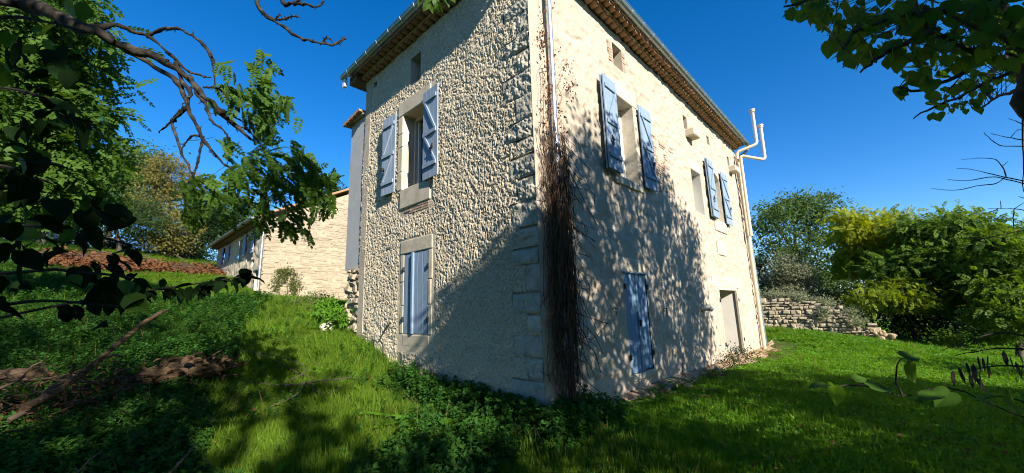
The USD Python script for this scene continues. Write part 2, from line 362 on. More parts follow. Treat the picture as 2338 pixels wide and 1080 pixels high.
def edge_fade(holes, u, v, w):
    d = np.full(u.shape, 9.0)
    for h in holes:
        d = np.minimum(d, np.hypot(np.maximum(0, np.maximum(h[0] - u, u - h[1])), np.maximum(0, np.maximum(h[2] - v, v - h[3]))))
    return np.clip(d / w, 0, 1)


FL, FR = Face('L'), Face('R')
house = thing('stone_house', 'tall two-storey stone house with roughcast side, blue shutters and tiled eaves', 'house')
ATT_L = (3.10, 3.50, 6.56, 7.24); WIN_L = (2.80, 3.75, 4.2, 5.95); LOW_L = (2.74, 3.6, 1.18, 2.78); PUT_L = (5.08, 5.26, 7.30, 7.44)
HL = [ATT_L, WIN_L, LOW_L, PUT_L]
LH = 7.62


_g = np.random.default_rng(77)
QZ = np.concatenate([[-.1], -.1 + np.cumsum(_g.uniform(.24, .43, 24))]); QZ = QZ[QZ < LH - .15]; QZ = np.append(QZ, LH)
QW = np.array([(.34, .56)[k % 2] for k in range(len(QZ))]) + _g.uniform(-.07, .07, len(QZ))


def qedge(v):
    return QW[np.clip(np.searchsorted(QZ, np.asarray(v, float), 'right') - 1, 0, len(QW) - 1)]


def disp_l(u, v):
    p = np.stack([u, v, u * 0], -1)
    warp = (np.stack([meshkit.noise(p * 9, 1), meshkit.noise(p * 9, 2), u * 0], -1) - .5) * .06
    q = p + warp
    a = meshkit.noise(q * [48, 34, 1] + [0, 0, 5], 3); b = meshkit.noise(q * [85, 70, 1], 4); c = meshkit.noise(p * 2.2, 6); e = meshkit.noise(q * [17, 13, 1], 8)
    worm = np.abs(meshkit.noise(q * [42, 25, 1], 9) - .5) * 2
    h = .019 * np.clip((a - .2) / .28, 0, 1) + .011 * b + .009 * np.clip((e - .15) / .3, 0, 1) + .012 * np.clip(worm * 3.2, 0, 1) + .025 * (c - .5) - .045
    low = np.clip((1.7 - v) / 1.0, 0, 1) * np.clip((u - 2.6) / 1.0, 0, 1)
    h = h + low * .07 * (meshkit.noise(p * 4.5, 11) - .45)
    hole = edge_fade(HL + [(2.55, 3.95, 5.95, 6.28), (2.66, 3.79, 3.62, 4.2), (2.55, 3.8, .85, 3.05)], u, v, .06)
    return np.where(hole < 1, np.minimum(h, .0) * hole + h * 0 - .012 * (1 - hole), h)


obj('roughcast_wall', FL.grid((0.0, 5.66), (-.3, LH), .0108, HL, disp_l, lambda u, v: u < qedge(v) + .03 * (meshkit.noise(np.stack([u * 9, v * 9, u * 0], -1), 12) - .5)),
    M['roughcast'], house, True, 'heavily pitted grey-cream roughcast side wall')
obj('corner_core', box(.055, .4, .03, .75, -.3, LH), M['quoin'], house)
# the corner's dressed stones, one by one
g = np.random.default_rng(4)
for k in range(len(QZ) - 1):
    z0, z1 = QZ[k], QZ[k + 1] - g.choice([.001, .004, .012, .03]); w = float(QW[k]) + .005
    nu, nv = 34, 18
    uu, vv = np.meshgrid(np.linspace(.010, w, nu), np.linspace(z0 + g.uniform(0, .008), z1, nv), indexing='ij')
    p3 = np.stack([uu * 11, vv * 11, uu * 0 + k], -1); wob = .03 * (meshkit.noise(p3 * .8, 9) - .5)
    e = np.minimum.reduce([uu - .010 + .03, w - uu, vv - z0, z1 - vv]) + wob
    rough = g.uniform(.55, 1.25)
    o = -.03 + .035 * np.clip(e / .04, 0, 1) ** .6 + rough * (.05 * (meshkit.fbm(p3, 4, 21) - .5) + .035 * (meshkit.noise(p3 * 3.4, 22) - .5) - .05 * np.clip((meshkit.noise(p3 * .6, 5) - .66) * 5, 0, 1)) + g.uniform(-.015, .01)
    P = FL.p(uu, vv, o)
    i, j = np.meshgrid(np.arange(nu - 1), np.arange(nv - 1), indexing='ij'); a = i * nv + j
    q = np.stack([a, a + 1, a + nv + 1, a + nv], -1).reshape(-1, 4)
    obj('corner_stone', join([(P.reshape(-1, 3), q), box(.014, .08, .016, w, z0 + .006, z1)]), M['quoin'] if k % 4 else M['stone'], house, 50)

ATT_R = [(2.83, 3.25, 6.72, 7.27), (6.92, 7.22, 6.62, 7.05), (9.05, 9.3, 6.78, 7.08), (11.35, 11.62, 6.62, 7.0)]
WIN_R = (2.60, 3.55, 4.15, 6.0); WIN_R2 = (7.05, 7.85, 4.15, 5.42); WIN_R3 = (8.95, 9.82, 4.2, 5.86); DOOR = (2.47, 3.41, .36, 2.22); WAY = (8.18, 10.2, -.25, 2.03)
HR = ATT_R + [WIN_R, WIN_R2, WIN_R3, DOOR, WAY]


def disp_r(u, v):
    p = np.stack([u, v, u * 0], -1)
    q = p + (np.stack([meshkit.noise(p * 3, 31), meshkit.noise(p * 3, 32), u * 0], -1) - .5) * .12
    cell = meshkit.noise(q * [5.2, 8.0, 1], 33)
    h = .020 * np.clip((cell - .42) * 5, 0, 1) + .026 * (meshkit.fbm(p * 15, 3, 34) - .5) + .03 * (meshkit.noise(p * .9, 35) - .5) - .028
    f = edge_fade(HR, u, v, .16) * np.clip((u - .28) / .06, 0, 1)
    return h * f - .006 * (1 - f)


obj('rendered_wall', FR.grid((.0, 12.8), (-.5, LH), .028, HR, disp_r), M['lime'], house, True, 'cream lime-rendered front wall with flush rubble showing')
obj('back_wall', join([box(.0, 12.8, 5.35, 5.62, -.5, LH), box(12.45, 12.78, .06, 5.35, -.5, LH)]), M['lime'], house)
obj('inner_floor', box(.35, 12.4, .45, 5.3, 3.2, 3.4), M['wood'], house)
obj('ceiling', box(.35, 12.4, .45, 5.3, 6.35, 6.45), M['cement'], house)
obj('inner_wall', join([box(4.6, 4.75, .6, 5.3, -.4, 6.3), box(.45, 7.9, 2.6, 2.72, 3.41, 6.3)]), M['dark'], house)

# openings: reveals, lintels, jambs, sills
obj('window_reveal', FL.reveal(WIN_L, .5, -.004), M['cream'], house)
obj('window_reveal', FL.reveal(ATT_L, .6, -.02), M['stone'], house)
obj('window_reveal', FL.reveal(PUT_L, .4, -.02), M['stone'], house)
for h in ATT_R:
    obj('window_reveal', FR.reveal(h, .45, -.012), M['stone'], house)
    obj('opening_back', FR.box(h[0] - .02, h[1] + .02, h[2] - .02, h[3] + .02, -.5, -.46), M['dark'], house)
obj('opening_back', FL.box(PUT_L[0] - .02, PUT_L[1] + .02, PUT_L[2] - .02, PUT_L[3] + .02, -.46, -.42), M['dark'], house)
obj('opening_back', FL.box(ATT_L[0] - .02, ATT_L[1] + .02, ATT_L[2] - .02, ATT_L[3] + .02, -.66, -.62), M['dark'], house)
for h in (WIN_R, WIN_R3):
    obj('window_reveal', FR.reveal(h, .5, -.008), M['stone'], house)
obj('window_reveal', FR.reveal(WIN_R2, .5, -.008), M['cement'], house)
obj('lintel', FL.box(2.70, 3.95, 5.955, 6.28, -.2, .012, .012, .01), M['stone'], house)
obj('sill', FL.box(2.68, 3.80, 3.77, 4.196, -.2, .02, .015, .015), M['stone'], house)
for v0, v1 in ((4.21, 4.62), (4.63, 5.2), (5.21, 5.52), (5.53, 5.945)):
    obj('jamb_stone', FL.box(3.755, 3.94, v0, v1, -.2, .008, .01, .008), M['cream'], house)
    obj('jamb_stone', FL.box(2.60, 2.795, v0, v1, -.2, .004, .01, .008), M['stone'], house)
for r in range(3):
    u = 2.74
    while u < 3.72:
        w = g.uniform(.16, .28); obj('brick', FL.box(u, min(u + w, 3.78), 3.615 + r * .051, 3.657 + r * .051, -.1, g.uniform(-.012, .006), .006), M['brick'], house); u += w + .012
obj('lintel', FL.box(2.60, 3.74, 2.785, 3.06, -.2, .008, .014, .012), M['stone'], house)
obj('sill', FL.box(2.70, 3.62, .93, 1.172, -.2, -.004, .02, .03), M['cream'], house)
for v0, v1, w in ((1.18, 1.72, .12), (1.735, 2.2, .09), (2.21, 2.775, .13)):
    obj('jamb_stone', FL.box(3.605, 3.6 + w, v0, v1, -.2, .0, .012, .01), M['stone'], house)
    obj('jamb_stone', FL.box(2.735 - w, 2.735, v0, v1, -.2, .0, .012, .01), M['stone'], house)
obj('lintel', FR.box(2.42, 3.75, 6.005, 6.34, -.2, .006, .01, .006), M['cream'], house)
obj('sill', FR.box(2.45, 3.68, 3.98, 4.145, -.2, .03, .012, .008), M['stone'], house)
for v0, v1 in ((4.15, 4.6), (4.615, 5.15), (5.165, 5.6), (5.615, 5.995)):
    obj('jamb_stone', FR.box(3.555, 3.72, v0, v1, -.2, .004, .008, .006), M['stone'], house)
obj('lintel', FR.box(6.9, 8.0, 5.43, 5.72, -.2, .003, .008, .004), M['cream'], house)
obj('sill', FR.box(8.75, 10.0, 3.82, 4.19, -.2, .012, .012, .008), M['cream'], house)
obj('wall_block', FR.box(8.7, 9.6, 3.05, 3.5, -.1, .002, .01, .01), M['cream'], house)
t = np.linspace(0, 1, 13)
arch = Polygon([(8.951, 5.86), *[(8.951 + .868 * x, 5.66 + .17 * math.sin(math.pi * x)) for x in t], (9.819, 5.86), (9.819, 6.1), (8.951, 6.1)][:0] + [(8.951, 6.08)] + [(8.951 + .868 * x, 5.66 + .18 * math.sin(math.pi * x)) for x in t] + [(9.819, 6.08)])
am = trimesh.creation.extrude_polygon(arch, .45); av, af = vf(am)
obj('arched_lintel', (FR.p(av[:, 0], av[:, 1], av[:, 2] - .449), af), M['cream'], house)
obj('lintel', FR.box(2.35, 3.55, 2.225, 2.5, -.2, .0, .01, .006), M['cream'], house)
obj('threshold', FR.box(2.42, 3.46, .24, .355, -.3, .01, .012, .01), M['stone'], house)
obj('lintel', FR.box(7.75, 10.5, 2.035, 2.36, -.2, .004, .01, .01), M['cream'], house)
obj('doorway_reveal', join([FR.box(WAY[0] - .03, WAY[0], -.3, 2.03, -2.4, -.008), (np.array([(x, y, z) for z in (-.3, 2.035) for x, y in ((WAY[1] - .02, .07), (WAY[1] + .2, .07), (WAY[1] + .2, 2.4), (9.45, 1.9))]), np.array([(0, 1, 5, 4), (1, 2, 6, 5), (2, 3, 7, 6), (3, 0, 4, 7), (0, 3, 2, 1), (4, 5, 6, 7)])), FR.box(WAY[0], WAY[1], 2.03, 2.06, -2.4, -.008), FR.box(WAY[0], WAY[1], -.3, 2.05, -2.43, -2.4)]),
    M['cement'], house, label='deep doorway recess of pale cement')
obj('doorway_floor', FR.box(WAY[0], WAY[1], -.3, -.03, -2.4, .25, .02), M['sand'], house)
fr = node(house, 'door_frame')
for a in ((WAY[0], WAY[0] + .07, -.03, 2.03), (WAY[1] - .07, WAY[1], -.03, 2.03), (WAY[0] + .07, WAY[1] - .07, 1.955, 2.03)):
    obj('frame_bar', FR.box(*a, -.06, .006, .004), M['cream'], fr)
for u in (WAY[0] + .02, WAY[1] + .02):
    for v in (.35, 1.6):
        obj('hinge_pin', FR.box(u - .02, u + .03, v, v + .11, .006, .03), M['iron'], fr)
# window frames and panes
def window(face, h, depth, bar=.06, mull=True, tilt=0):
    w = node(house, 'window'); u0, u1, v0, v1 = h
    obj('frame', join([face.box(u0, u0 + bar, v0, v1, -depth - .06, -depth), face.box(u1 - bar, u1, v0, v1, -depth - .06, -depth), face.box(u0 + bar, u1 - bar, v1 - bar, v1, -depth - .06, -depth), face.box(u0 + bar, u1 - bar, v0, v0 + bar, -depth - .06, -depth)]), M['white'], w)
    m = (u0 + u1) / 2
    for a, b in (((u0 + bar, m), (m, u1 - bar)) if mull else ((u0 + bar, u1 - bar),)):
        s = .045
        obj('sash', join([face.box(a, a + s, v0 + bar, v1 - bar, -depth - .075, -depth - .02), face.box(b - s, b, v0 + bar, v1 - bar, -depth - .075, -depth - .02), face.box(a + s, b - s, v1 - bar - s, v1 - bar, -depth - .075, -depth - .02), face.box(a + s, b - s, v0 + bar, v0 + bar + s, -depth - .075, -depth - .02)]), M['white'], w)
        obj('pane', face.box(a + s, b - s, v0 + bar + s, v1 - bar - s, -depth - .05, -depth - .044), M['glass'], w)


window(FR, WIN_R, .3); window(FR, WIN_R2, .32, mull=False); window(FR, WIN_R3, .32)
w = node(house, 'window')
u0, u1, v0, v1 = WIN_L
obj('frame', join([FL.box(u0, u0 + .06, v0, v1, -.34, -.28), FL.box(u1 - .06, u1, v0, v1, -.34, -.28), FL.box(u0 + .06, u1 - .06, v1 - .07, v1, -.34, -.28)]), M['cream'], w)
for uh, sgn in ((u1 - .06, -1), (u0 + .06, 1)):  # the two sashes stand open, into the room
    o0 = -.345
    obj('sash', join([FL.box(uh, uh + sgn * .045, v0 + .02, v1 - .08, -.40, o0), FL.box(uh, uh + sgn * .045, v0 + .02, v1 - .08, -.74, -.68), FL.box(uh, uh + sgn * .04, v1 - .14, v1 - .08, -.68, -.40), FL.box(uh, uh + sgn * .04, v0 + .02, v0 + .09, -.68, -.40)]), M['white'], w)


# shutters
def shutter(face, hinge, way, width, z0, z1, o0, theta, style, m, label=None, back=False):
    s = node(house, 'shutter', label); H = z1 - z0; n = 4; pw = width / n
    for i in range(n):
        obj('plank', face.local(box(i * pw + .0015, (i + 1) * pw - .0015, 0, H, 0, .028, .003), hinge, way, o0, theta, z0), m, s)
    if back:
        for i in range(n):
            obj('plank', face.local(box(i * pw + .0015, (i + 1) * pw - .0015, 0, H, -.05, -.022, .003), hinge, way, o0, theta, z0), m, s)
    R = [(.12 * H, .085), (.47 * H, .085), (.86 * H, .085)]
    for y, h in R:
        obj('rail', face.local(box(.03, width - .03, y, y + h, .029, .058, .005), hinge, way, o0, theta, z0), m, s)
    for (ya, yb) in ((R[0][0] + .09, R[1][0] - .005), (R[1][0] + .09, R[2][0] - .005)):
        xa, xb = (width - .07, .09) if style > 0 else (.07, width - .09)   # style > 0: foot of the brace away from the hinge
        d = np.array([xb - xa, yb - ya]); L = np.hypot(*d); nrm = np.array([-d[1], d[0]]) / L * .032
        q = Polygon([(xa - abs(nrm[0]), ya), (xa + abs(nrm[0]), ya), (xb + abs(nrm[0]), yb), (xb - abs(nrm[0]), yb)])
        b = trimesh.creation.extrude_polygon(q, .026); b.apply_translation([0, 0, .029])
        obj('brace', face.local(b, hinge, way, o0, theta, z0), m, s)
    for y, h in (R[0], R[2]):
        obj('hinge', face.local(box(-.03, .06, y + .02, y + .06, -.02, -.002), hinge, way, o0, theta, z0), M['iron'], s)
    lv = .27 * H
    obj('latch', join([face.local(box(width - .17, width - .145, lv - .05, lv + .12, .058, .075), hinge, way, o0, theta, z0), face.local(box(width - .2, width - .1, lv + .05, lv + .075, .06, .085), hinge, way, o0, theta, z0), face.local(box(width - .12, width - .1, lv + .05, lv + .14, .06, .085), hinge, way, o0, theta, z0)]), M['iron'], s)
    return s


shutter(FL, 3.96, 1, .53, 4.2, 6.07, .045, .05, 1, M['blue'], 'open blue shutter left of the side window')
shutter(FL, 2.86, -1, .53, 4.16, 6.07, .045, .04, 1, M['blue'], 'open blue shutter right of the side window')
shutter(FR, 2.56, -1, .53, 4.14, 6.08, .10, .02, 1, M['bluelite'], 'open blue shutter left of the upper front window', True)
shutter(FR, 3.70, 1, .56, 4.12, 6.08, .05, .03, 1, M['bluelite'], 'open blue shutter right of the upper front window')
shutter(FR, 8.9, -1, .60, 4.18, 6.05, .08, .02, 1, M['bluelite'], 'open blue shutter left of the far front window', True)
shutter(FR, 9.86, 1, .58, 4.16, 5.98, .05, .04, 1, M['bluelite'], 'open blue shutter right of the far front window')
s = node(house, 'shutter', 'closed blue plank shutters of the low side window')
u = LOW_L[1] - .004
for i, pw in enumerate((.175, .165, .165, .17, .17)):
    obj('plank', FL.box(u - pw + .004, u, 1.185, 2.775, -.05, -.012 + (.004 if i > 1 else 0), .004), M['bluelite'], s); u -= pw
obj('cover_strip', FL.box(3.225, 3.29, 1.182, 2.777, -.012, .03, .006), M['bluelite'], s)
for u in (3.575, 2.755):
    for v in (1.42, 2.42):
        obj('hinge', FL.box(u, u + (.05 if u > 3 else -.05), v, v + .09, -.02, .025, .006), M['iron'], s)
s = node(house, 'door', 'narrow double door of weathered deep blue planks')
u = DOOR[0] + .005
for i in range(6):
    pw = .1542; obj('plank', FR.box(u + .002, u + pw - .002, .37 + (.02 if i > 3 else 0), 2.214, -.07, -.02 + (.008 if i < 3 else 0), .004), M['bluedark'], s); u += pw
obj('cover_strip', FR.box(2.90, 2.955, .38, 2.21, -.02, .012, .004), M['bluedark'], s)
obj('head_trim', FR.box(2.45, 3.43, 2.2, 2.222, -.02, .03, .004), M['bluedark'], s)
for u in (2.44, 3.39):
    for v in (.62, 1.9):
        obj('hinge', FR.box(u, u + .05, v, v + .1, -.01, .03, .006), M['iron'], s)
obj('handle', FR.box(2.93, 2.965, 1.2, 1.32, .012, .04, .006), M['iron'], s)
# shutter stays and hooks on the wall
def hook(face, u, v, sz=.1):
    obj('shutter_hook', join([tube([face.p(u, v, -.03), face.p(u, v, .05), face.p(u + sz * .1, v - sz * .9, .06)], .008, 5), tube([face.p(u - sz * .6, v + .02, .055), face.p(u + sz * .6, v - .01, .055)], .009, 5)]), M['iron'], house)


hook(FR, 1.97, 1.55, .13); hook(FR, 4.15, 1.5, .13); hook(FR, 4.33, 4.5, .12); hook(FR, 10.5, 4.55, .12); hook(FL, 4.6, 4.5, .1)
obj('iron_rod', tube([FL.p(4.05, 1.42, -.03), FL.p(4.12, 1.34, .05), FL.p(4.3, 1.13, .07)], [.018, .02, .014], 6), M['iron'], house)
# brick patch right of the upper window
for r in range(27):
    u = 4.42 + (r % 2) * .09 + g.uniform(-.12, .1); end = 5.45 + g.uniform(-.2, .25)
    while u < end:
        w = g.uniform(.19, .25)
        if g.random() < .78:
            obj('brick', FR.box(u, u + w - .012, 4.2 + r * .055, 4.243 + r * .055, -.05, g.uniform(-.026, -.008), .004), M['brick'], house)
        u += w
for (a, b) in ((3.26, 3.4), (2.66, 2.82)):
    for r in range(7):
        obj('brick', FR.box(a, b, 6.76 + r * .072, 6.82 + r * .072, -.3, g.uniform(-.012, .002), .004), M['brick'], house)
for (u, v) in ((7.25, 6.52), (11.62, 6.5)):
    obj('corbel_stone', FR.box(u - .24, u + .24, v - .14, v + .1, -.2, .24, .03, .03), M['cream'], house, label='square stone corbel jutting from the front wall')
# wall vent
v = join([tube([FR.p(6.66, 1.46, -.03), FR.p(6.66, 1.46, .08), FR.p(6.68, 1.455, .15), FR.p(6.74, 1.42, .2)], [.075, .075, .07, .06], 10), tube([FR.p(6.66, 1.46, -.01), FR.p(6.66, 1.46, .02)], .1, 12)])
obj('wall_vent', v, M['castiron'], house, 40)

# eaves: two rows of half-round tiles in mortar, roof tiles, gutter
ang = np.linspace(0, math.pi, 8)
def dtile(face, u, v, r, o0, o1, drop=0.0, down=False):
    sg = -1 if down else 1; ring = np.array([(u + r * math.cos(a), v + sg * r * .95 * math.sin(a)) for a in ang]); n = len(ring)
    A, B = face.p(ring[:, 0], ring[:, 1] + drop, o0), face.p(ring[:, 0], ring[:, 1], o1)
    f = [[i, (i + 1) % n, n + (i + 1) % n] for i in range(n)] + [[i, n + (i + 1) % n, n + i] for i in range(n)] + [[n, n + i, n + i + 1] for i in range(1, n - 1)]
    f = np.array(f); return np.vstack([A, B]), (f if (face.k == 'L') != down else f[:, ::-1])


for face, a, b in ((FR, -.1, 12.85), (FL, .55, 5.66)):
    for row, (v, o, off) in enumerate(((7.605, .135, 0), (7.728, .275, .1))):
        u = a + off + .1
        while u < b:
            obj('eave_tile', dtile(face, u + g.uniform(-.008, .008), v + .088 + g.uniform(-.006, .006), .088 + g.uniform(-.006, .004), 0 if row == 0 else .05, o + g.uniform(-.018, .012), 0, True), M['tile'], house); u += .205
    obj('tile_bed', face.box(a - .1, b, 7.697, 7.726, -.1, .15, .006), M['bed'], house)
    obj('tile_bed', face.box(a - .2, b, 7.82, 7.846, -.1, .295, .006), M['bed'], house)
    u = a - .1
    while u < b + .3:
        obj('roof_tile', dtile(face, u + g.uniform(-.01, .01), 7.853 + g.uniform(-.004, .006), .085, -.3, .43 + g.uniform(-.02, .02), .16), M['tile'], house); u += .2
# hipped roof
E0, E1 = -.40, 13.2
rv = np.array([(E0, E0, 7.90), (E1, E0, 7.90), (E1, 6.05, 7.90), (E0, 6.05, 7.90), (2.9, 2.8, 8.85), (9.9, 2.8, 8.85), (E0, E0, 7.875), (E1, E0, 7.875), (E1, 6.05, 7.875), (E0, 6.05, 7.875)])
obj('roof', (rv, np.array([(0, 1, 5), (0, 5, 4), (1, 2, 5), (2, 3, 4), (2, 4, 5), (3, 0, 4), (6, 8, 7), (6, 9, 8), (0, 6, 7), (0, 7, 1), (1, 7, 8), (1, 8, 2), (2, 8, 9), (2, 9, 3), (3, 9, 6), (3, 6, 0)])), M['tile'], house)
obj('eave_boarding', box(-.28, 12.8, 5.64, 6.04, 7.60, 7.84), M['wood'], house, label='dark boarded soffit at the back corner')
obj('eave_trim', box(-.44, -.36, 5.98, 6.12, 7.50, 7.78, .01), M['white'], house)
def gutter(face, a, b):
    gt = node(house, 'gutter'); r, oc, vc = .08, .425, 7.80
    th = np.linspace(math.pi, 2 * math.pi, 9); ring = np.array([(oc + r * math.cos(t), vc + r * math.sin(t)) for t in th] + [(oc + (r - .006) * math.cos(t), vc + (r - .006) * math.sin(t)) for t in th[::-1]])
    n = len(ring); A, B = face.p(np.full(n, a), ring[:, 1], ring[:, 0]), face.p(np.full(n, b), ring[:, 1], ring[:, 0])
    f = [[i, (i + 1) % n, n + (i + 1) % n] for i in range(n)] + [[i, n + (i + 1) % n, n + i] for i in range(n)] + [[0, i, i + 1] for i in range(1, 8)] + [[n, n + i + 1, n + i] for i in range(1, 8)]
    obj('channel', join([(np.vstack([A, B]), np.array(f)), tube([face.p(a, vc + .006, oc + r), face.p(b, vc + .006, oc + r)], .013, 6)]), M['zinc'], gt, 50)
    u = a + .3
    while u < b:
        q = np.array([face.p(u, vc + (r + .006) * math.sin(t), oc + (r + .006) * math.cos(t)) for t in np.linspace(math.pi * .98, math.pi * 2.02, 9)])
        obj('bracket', tube(q, .009, 5), M['galv'], gt); u += .52


gutter(FR, -.5, 13.3); gutter(FL, -.3, 6.14)
# pipes
def pipe(name, pts, r, m, collars=(), label=None, k=1):
    p = node(house, name, label)
    P = []
    pts = [np.asarray(q, float) for q in pts]
    for i, q in enumerate(pts):   # round the bends
        if 0 < i < len(pts) - 1:
            a, b = unit(pts[i - 1] - q), unit(pts[i + 1] - q)
            P += [q + a * r * 1.6, q + (a + b) * r * .55, q + b * r * 1.6]
        else:
            P.append(q)
    obj('tube', tube(P, r, 12), m, p, 50)
    for c, d in collars:
        c, d = np.asarray(c, float), unit(np.asarray(d, float)); obj('collar', tube([c - d * .03, c + d * .03], r * 1.18, 12), m, p, 50)
    return p


pipe('downpipe', [(.46, -.40, 7.72), (.46, -.3, 7.5), (.44, -.085, 7.25), (.43, -.085, 1.9)], .05, M['galv'], [((.437, -.085, 5.35), (0, 0, 1)), ((.433, -.085, 3.2), (0, 0, 1))], 'galvanised downpipe at the house corner')
pipe('lower_downpipe', [(.43, -.09, 2.05), (.44, -.09, .95), (.46, -.1, .1)], .06, M['castiron'], [((.43, -.09, 2.03), (0, 0, 1)), ((.44, -.09, .98), (0, 0, 1))], 'grey iron foot of the corner downpipe')
pipe('downpipe', [(12.95, -.425, 7.75), (12.95, -.42, 7.55), (12.7, -.12, 7.25), (12.68, -.11, 6.9), (12.68, -.11, .0)], .05, M['zinc'], [((12.68, -.11, 3.0), (0, 0, 1))], 'zinc downpipe at the far end')
obj('spout', tube([(12.95, -.425, 7.74), (12.95, -.425, 7.66)], [.08, .055], 12), M['zinc'], house, 40)
V1 = pipe('vent_pipe', [(12.42, -.10, -.1), (12.50, -.10, 7.42), (12.75, -.78, 7.62), (12.72, -.80, 8.95)], .062, M['pvc'], [((12.46, -.10, 4.05), (0, 0, 1)), ((12.44, -.10, 1.9), (0, 0, 1))], 'cream plastic vent pipe bent round the gutter')
obj('cap', join([tube([(12.72, -.80, 8.95), (12.72, -.80, 9.0)], .095, 14), tube([(12.72, -.80, 9.02), (12.72, -.80, 9.06)], .105, 14)]), M['pvc'], V1, 40)
V2 = pipe('vent_pipe', [(12.30, -.22, 4.0), (12.36, -.24, 7.2), (12.85, -.95, 6.95), (12.9, -.97, 8.3)], .058, M['pvc'], [((12.31, -.22, 4.05), (0, 0, 1))], 'second cream vent pipe with a low offset')
obj('cap', join([tube([(12.9, -.97, 8.3), (12.9, -.97, 8.35)], .09, 14), tube([(12.9, -.97, 8.37), (12.9, -.97, 8.41)], .1, 14)]), M['pvc'], V2, 40)
# the grey rendered end of the lower wing, its tile cap, broken stones under it
obj('wing_wall', box(.03, 5.0, 5.66, 6.5, 2.7, 6.72, .01), M['greyrender'], house, label='narrow smooth grey rendered wall end behind the corner')
for u in (5.76, 5.96, 6.16, 6.36, 6.54):
    obj('cap_tile', dtile(FL, u, 6.78 - .12 * (u - 5.7), .1, -1.5, .16, .1), M['tile'], house)
obj('cap_bed', box(-.06, 3.0, 5.66, 6.56, 6.722, 6.775), M['bed'], house)
obj('wing_core', box(.06, 4.5, 5.5, 6.25, -.3, 2.698), M['stone'], house)
def stone(face, u0, u1, v0, v1, o0, o1, g, j=.02):
    """A rough stone: back rectangle, jittered front with worn edges (10 triangles and two caps)."""
    c = min(.22 * (u1 - u0), .25 * (v1 - v0), .035)
    B = np.array([(u0, v0), (u1, v0), (u1, v1), (u0, v1)]); F = np.array([(u0 + c, v0 + c), (u1 - c, v0 + c), (u1 - c, v1 - c), (u0 + c, v1 - c)]) + g.uniform(-j, j, (4, 2)) * min(1, (v1 - v0) / .15)
    mid = B + g.uniform(-.25, .25, (4, 2)) * c
    om = o0 + (o1 - o0) * .6
    P = np.vstack([face.p(B[:, 0], B[:, 1], o0), face.p(mid[:, 0], mid[:, 1], om), face.p(F[:, 0], F[:, 1], o1 + g.uniform(-.012, .012, 4))])
    f = []
    for r in (0, 4):
        for i in range(4):
            a, b, c2, d = r + i, r + (i + 1) % 4, r + 4 + (i + 1) % 4, r + 4 + i; f += [[a, b, c2], [a, c2, d]]
    f += [[8, 9, 10], [8, 10, 11]]
    f = np.array(f); return P, (f[:, ::-1] if face.k == 'L' else f)


v = .3
while v < 2.68:
    h = g.uniform(.09, .2); u = 5.6 + g.uniform(-.06, .05); end = 6.22 + .1 * math.sin(v * 4) + g.uniform(-.08, .08)
    while u < end:
        w = g.uniform(.12, .3); obj('rubble_stone', stone(FL, u, u + w - .008, v + g.uniform(-.03, .03), v + h + g.uniform(-.02, .02), -.15, g.uniform(-.05, .05), g, .045), M['cob0'], house); u += w
    v += h

# ------------------------------------------------------------------ the outbuilding up the slope
X0, Y0, YF = 1.36, 19.56, 31.7
OL, OG = Face('L', ox=X0), Face('R', oy=Y0)
ob = thing('outbuilding', 'long low stone outbuilding with a gable end, up the grass slope behind the house', 'building')
OH = [(21.5, 22.05, 5.15, 6.4), (22.0, 23.25, 4.75, 6.25)][1:] + [(24.35, 25.2, 4.9, 6.3), (28.3, 29.3, 5.2, 6.35), (20.05, 21.05, 2.6, 4.05), (21.4, 21.9, 4.35, 4.75)]
EV = 6.72


def disp_o(u, v):
    p = np.stack([u, v, u * 0], -1); q = p + (np.stack([meshkit.noise(p * 2, 51), meshkit.noise(p * 2, 52), u * 0], -1) - .5) * .3
    return .05 * np.clip((meshkit.noise(q * [3.2, 6.5, 1], 53) - .35) * 4, 0, 1) + .03 * meshkit.noise(p * 14, 54) - .06


obj('rubble_wall', OL.grid((Y0 + .02, YF), (1.8, EV), .075, OH, disp_o), stonewall_mat('rubble_wall', [(.42, .33, .22), (.55, .46, .33), (.48, .42, .33), (.6, .52, .38)], 3.6, (.5, .42, .3), .35, .008, fine=30), ob, True)
for h in OH:
    obj('window_reveal', OL.reveal(h, .5, -.03), M['stone'], ob)
    obj('opening_back', OL.box(h[0] - .02, h[1] + .02, h[2] - .02, h[3] + .02, -.56, -.5), M['dark'], ob)
obj('lintel', OL.box(19.85, 21.25, 4.06, 4.3, -.2, .03, .02, .02), M['stone'], ob)
slope = (8.95 - 6.62) / 4.4
gab = Polygon([(X0 + .05, 1.6), (X0 + 8.75, 1.6), (X0 + 8.75, 6.62), (X0 + 4.4, 8.95), (X0 + .05, 6.62)])
gm = trimesh.creation.extrude_polygon(gab, .35); v_, f_ = vf(gm)
obj('gable_core', (np.stack([v_[:, 0], Y0 + .005 + v_[:, 2], v_[:, 1]], 1), f_[:, ::-1]), M['mortar2'] if 'mortar2' in M else mat('lime_joint', [(.32, .26, .18), (.42, .35, .25)], 6, .95, .1, .01, 30), ob)
M['cob'] = mat('cream_rubble', [(.32, .26, .18), (.44, .375, .27), (.48, .425, .33), (.38, .33, .26)], 1.5, .92, .12, .008, 30, island=.65)
g = np.random.default_rng(14); ns = 0; extra = []
v = 2.15; cand = []
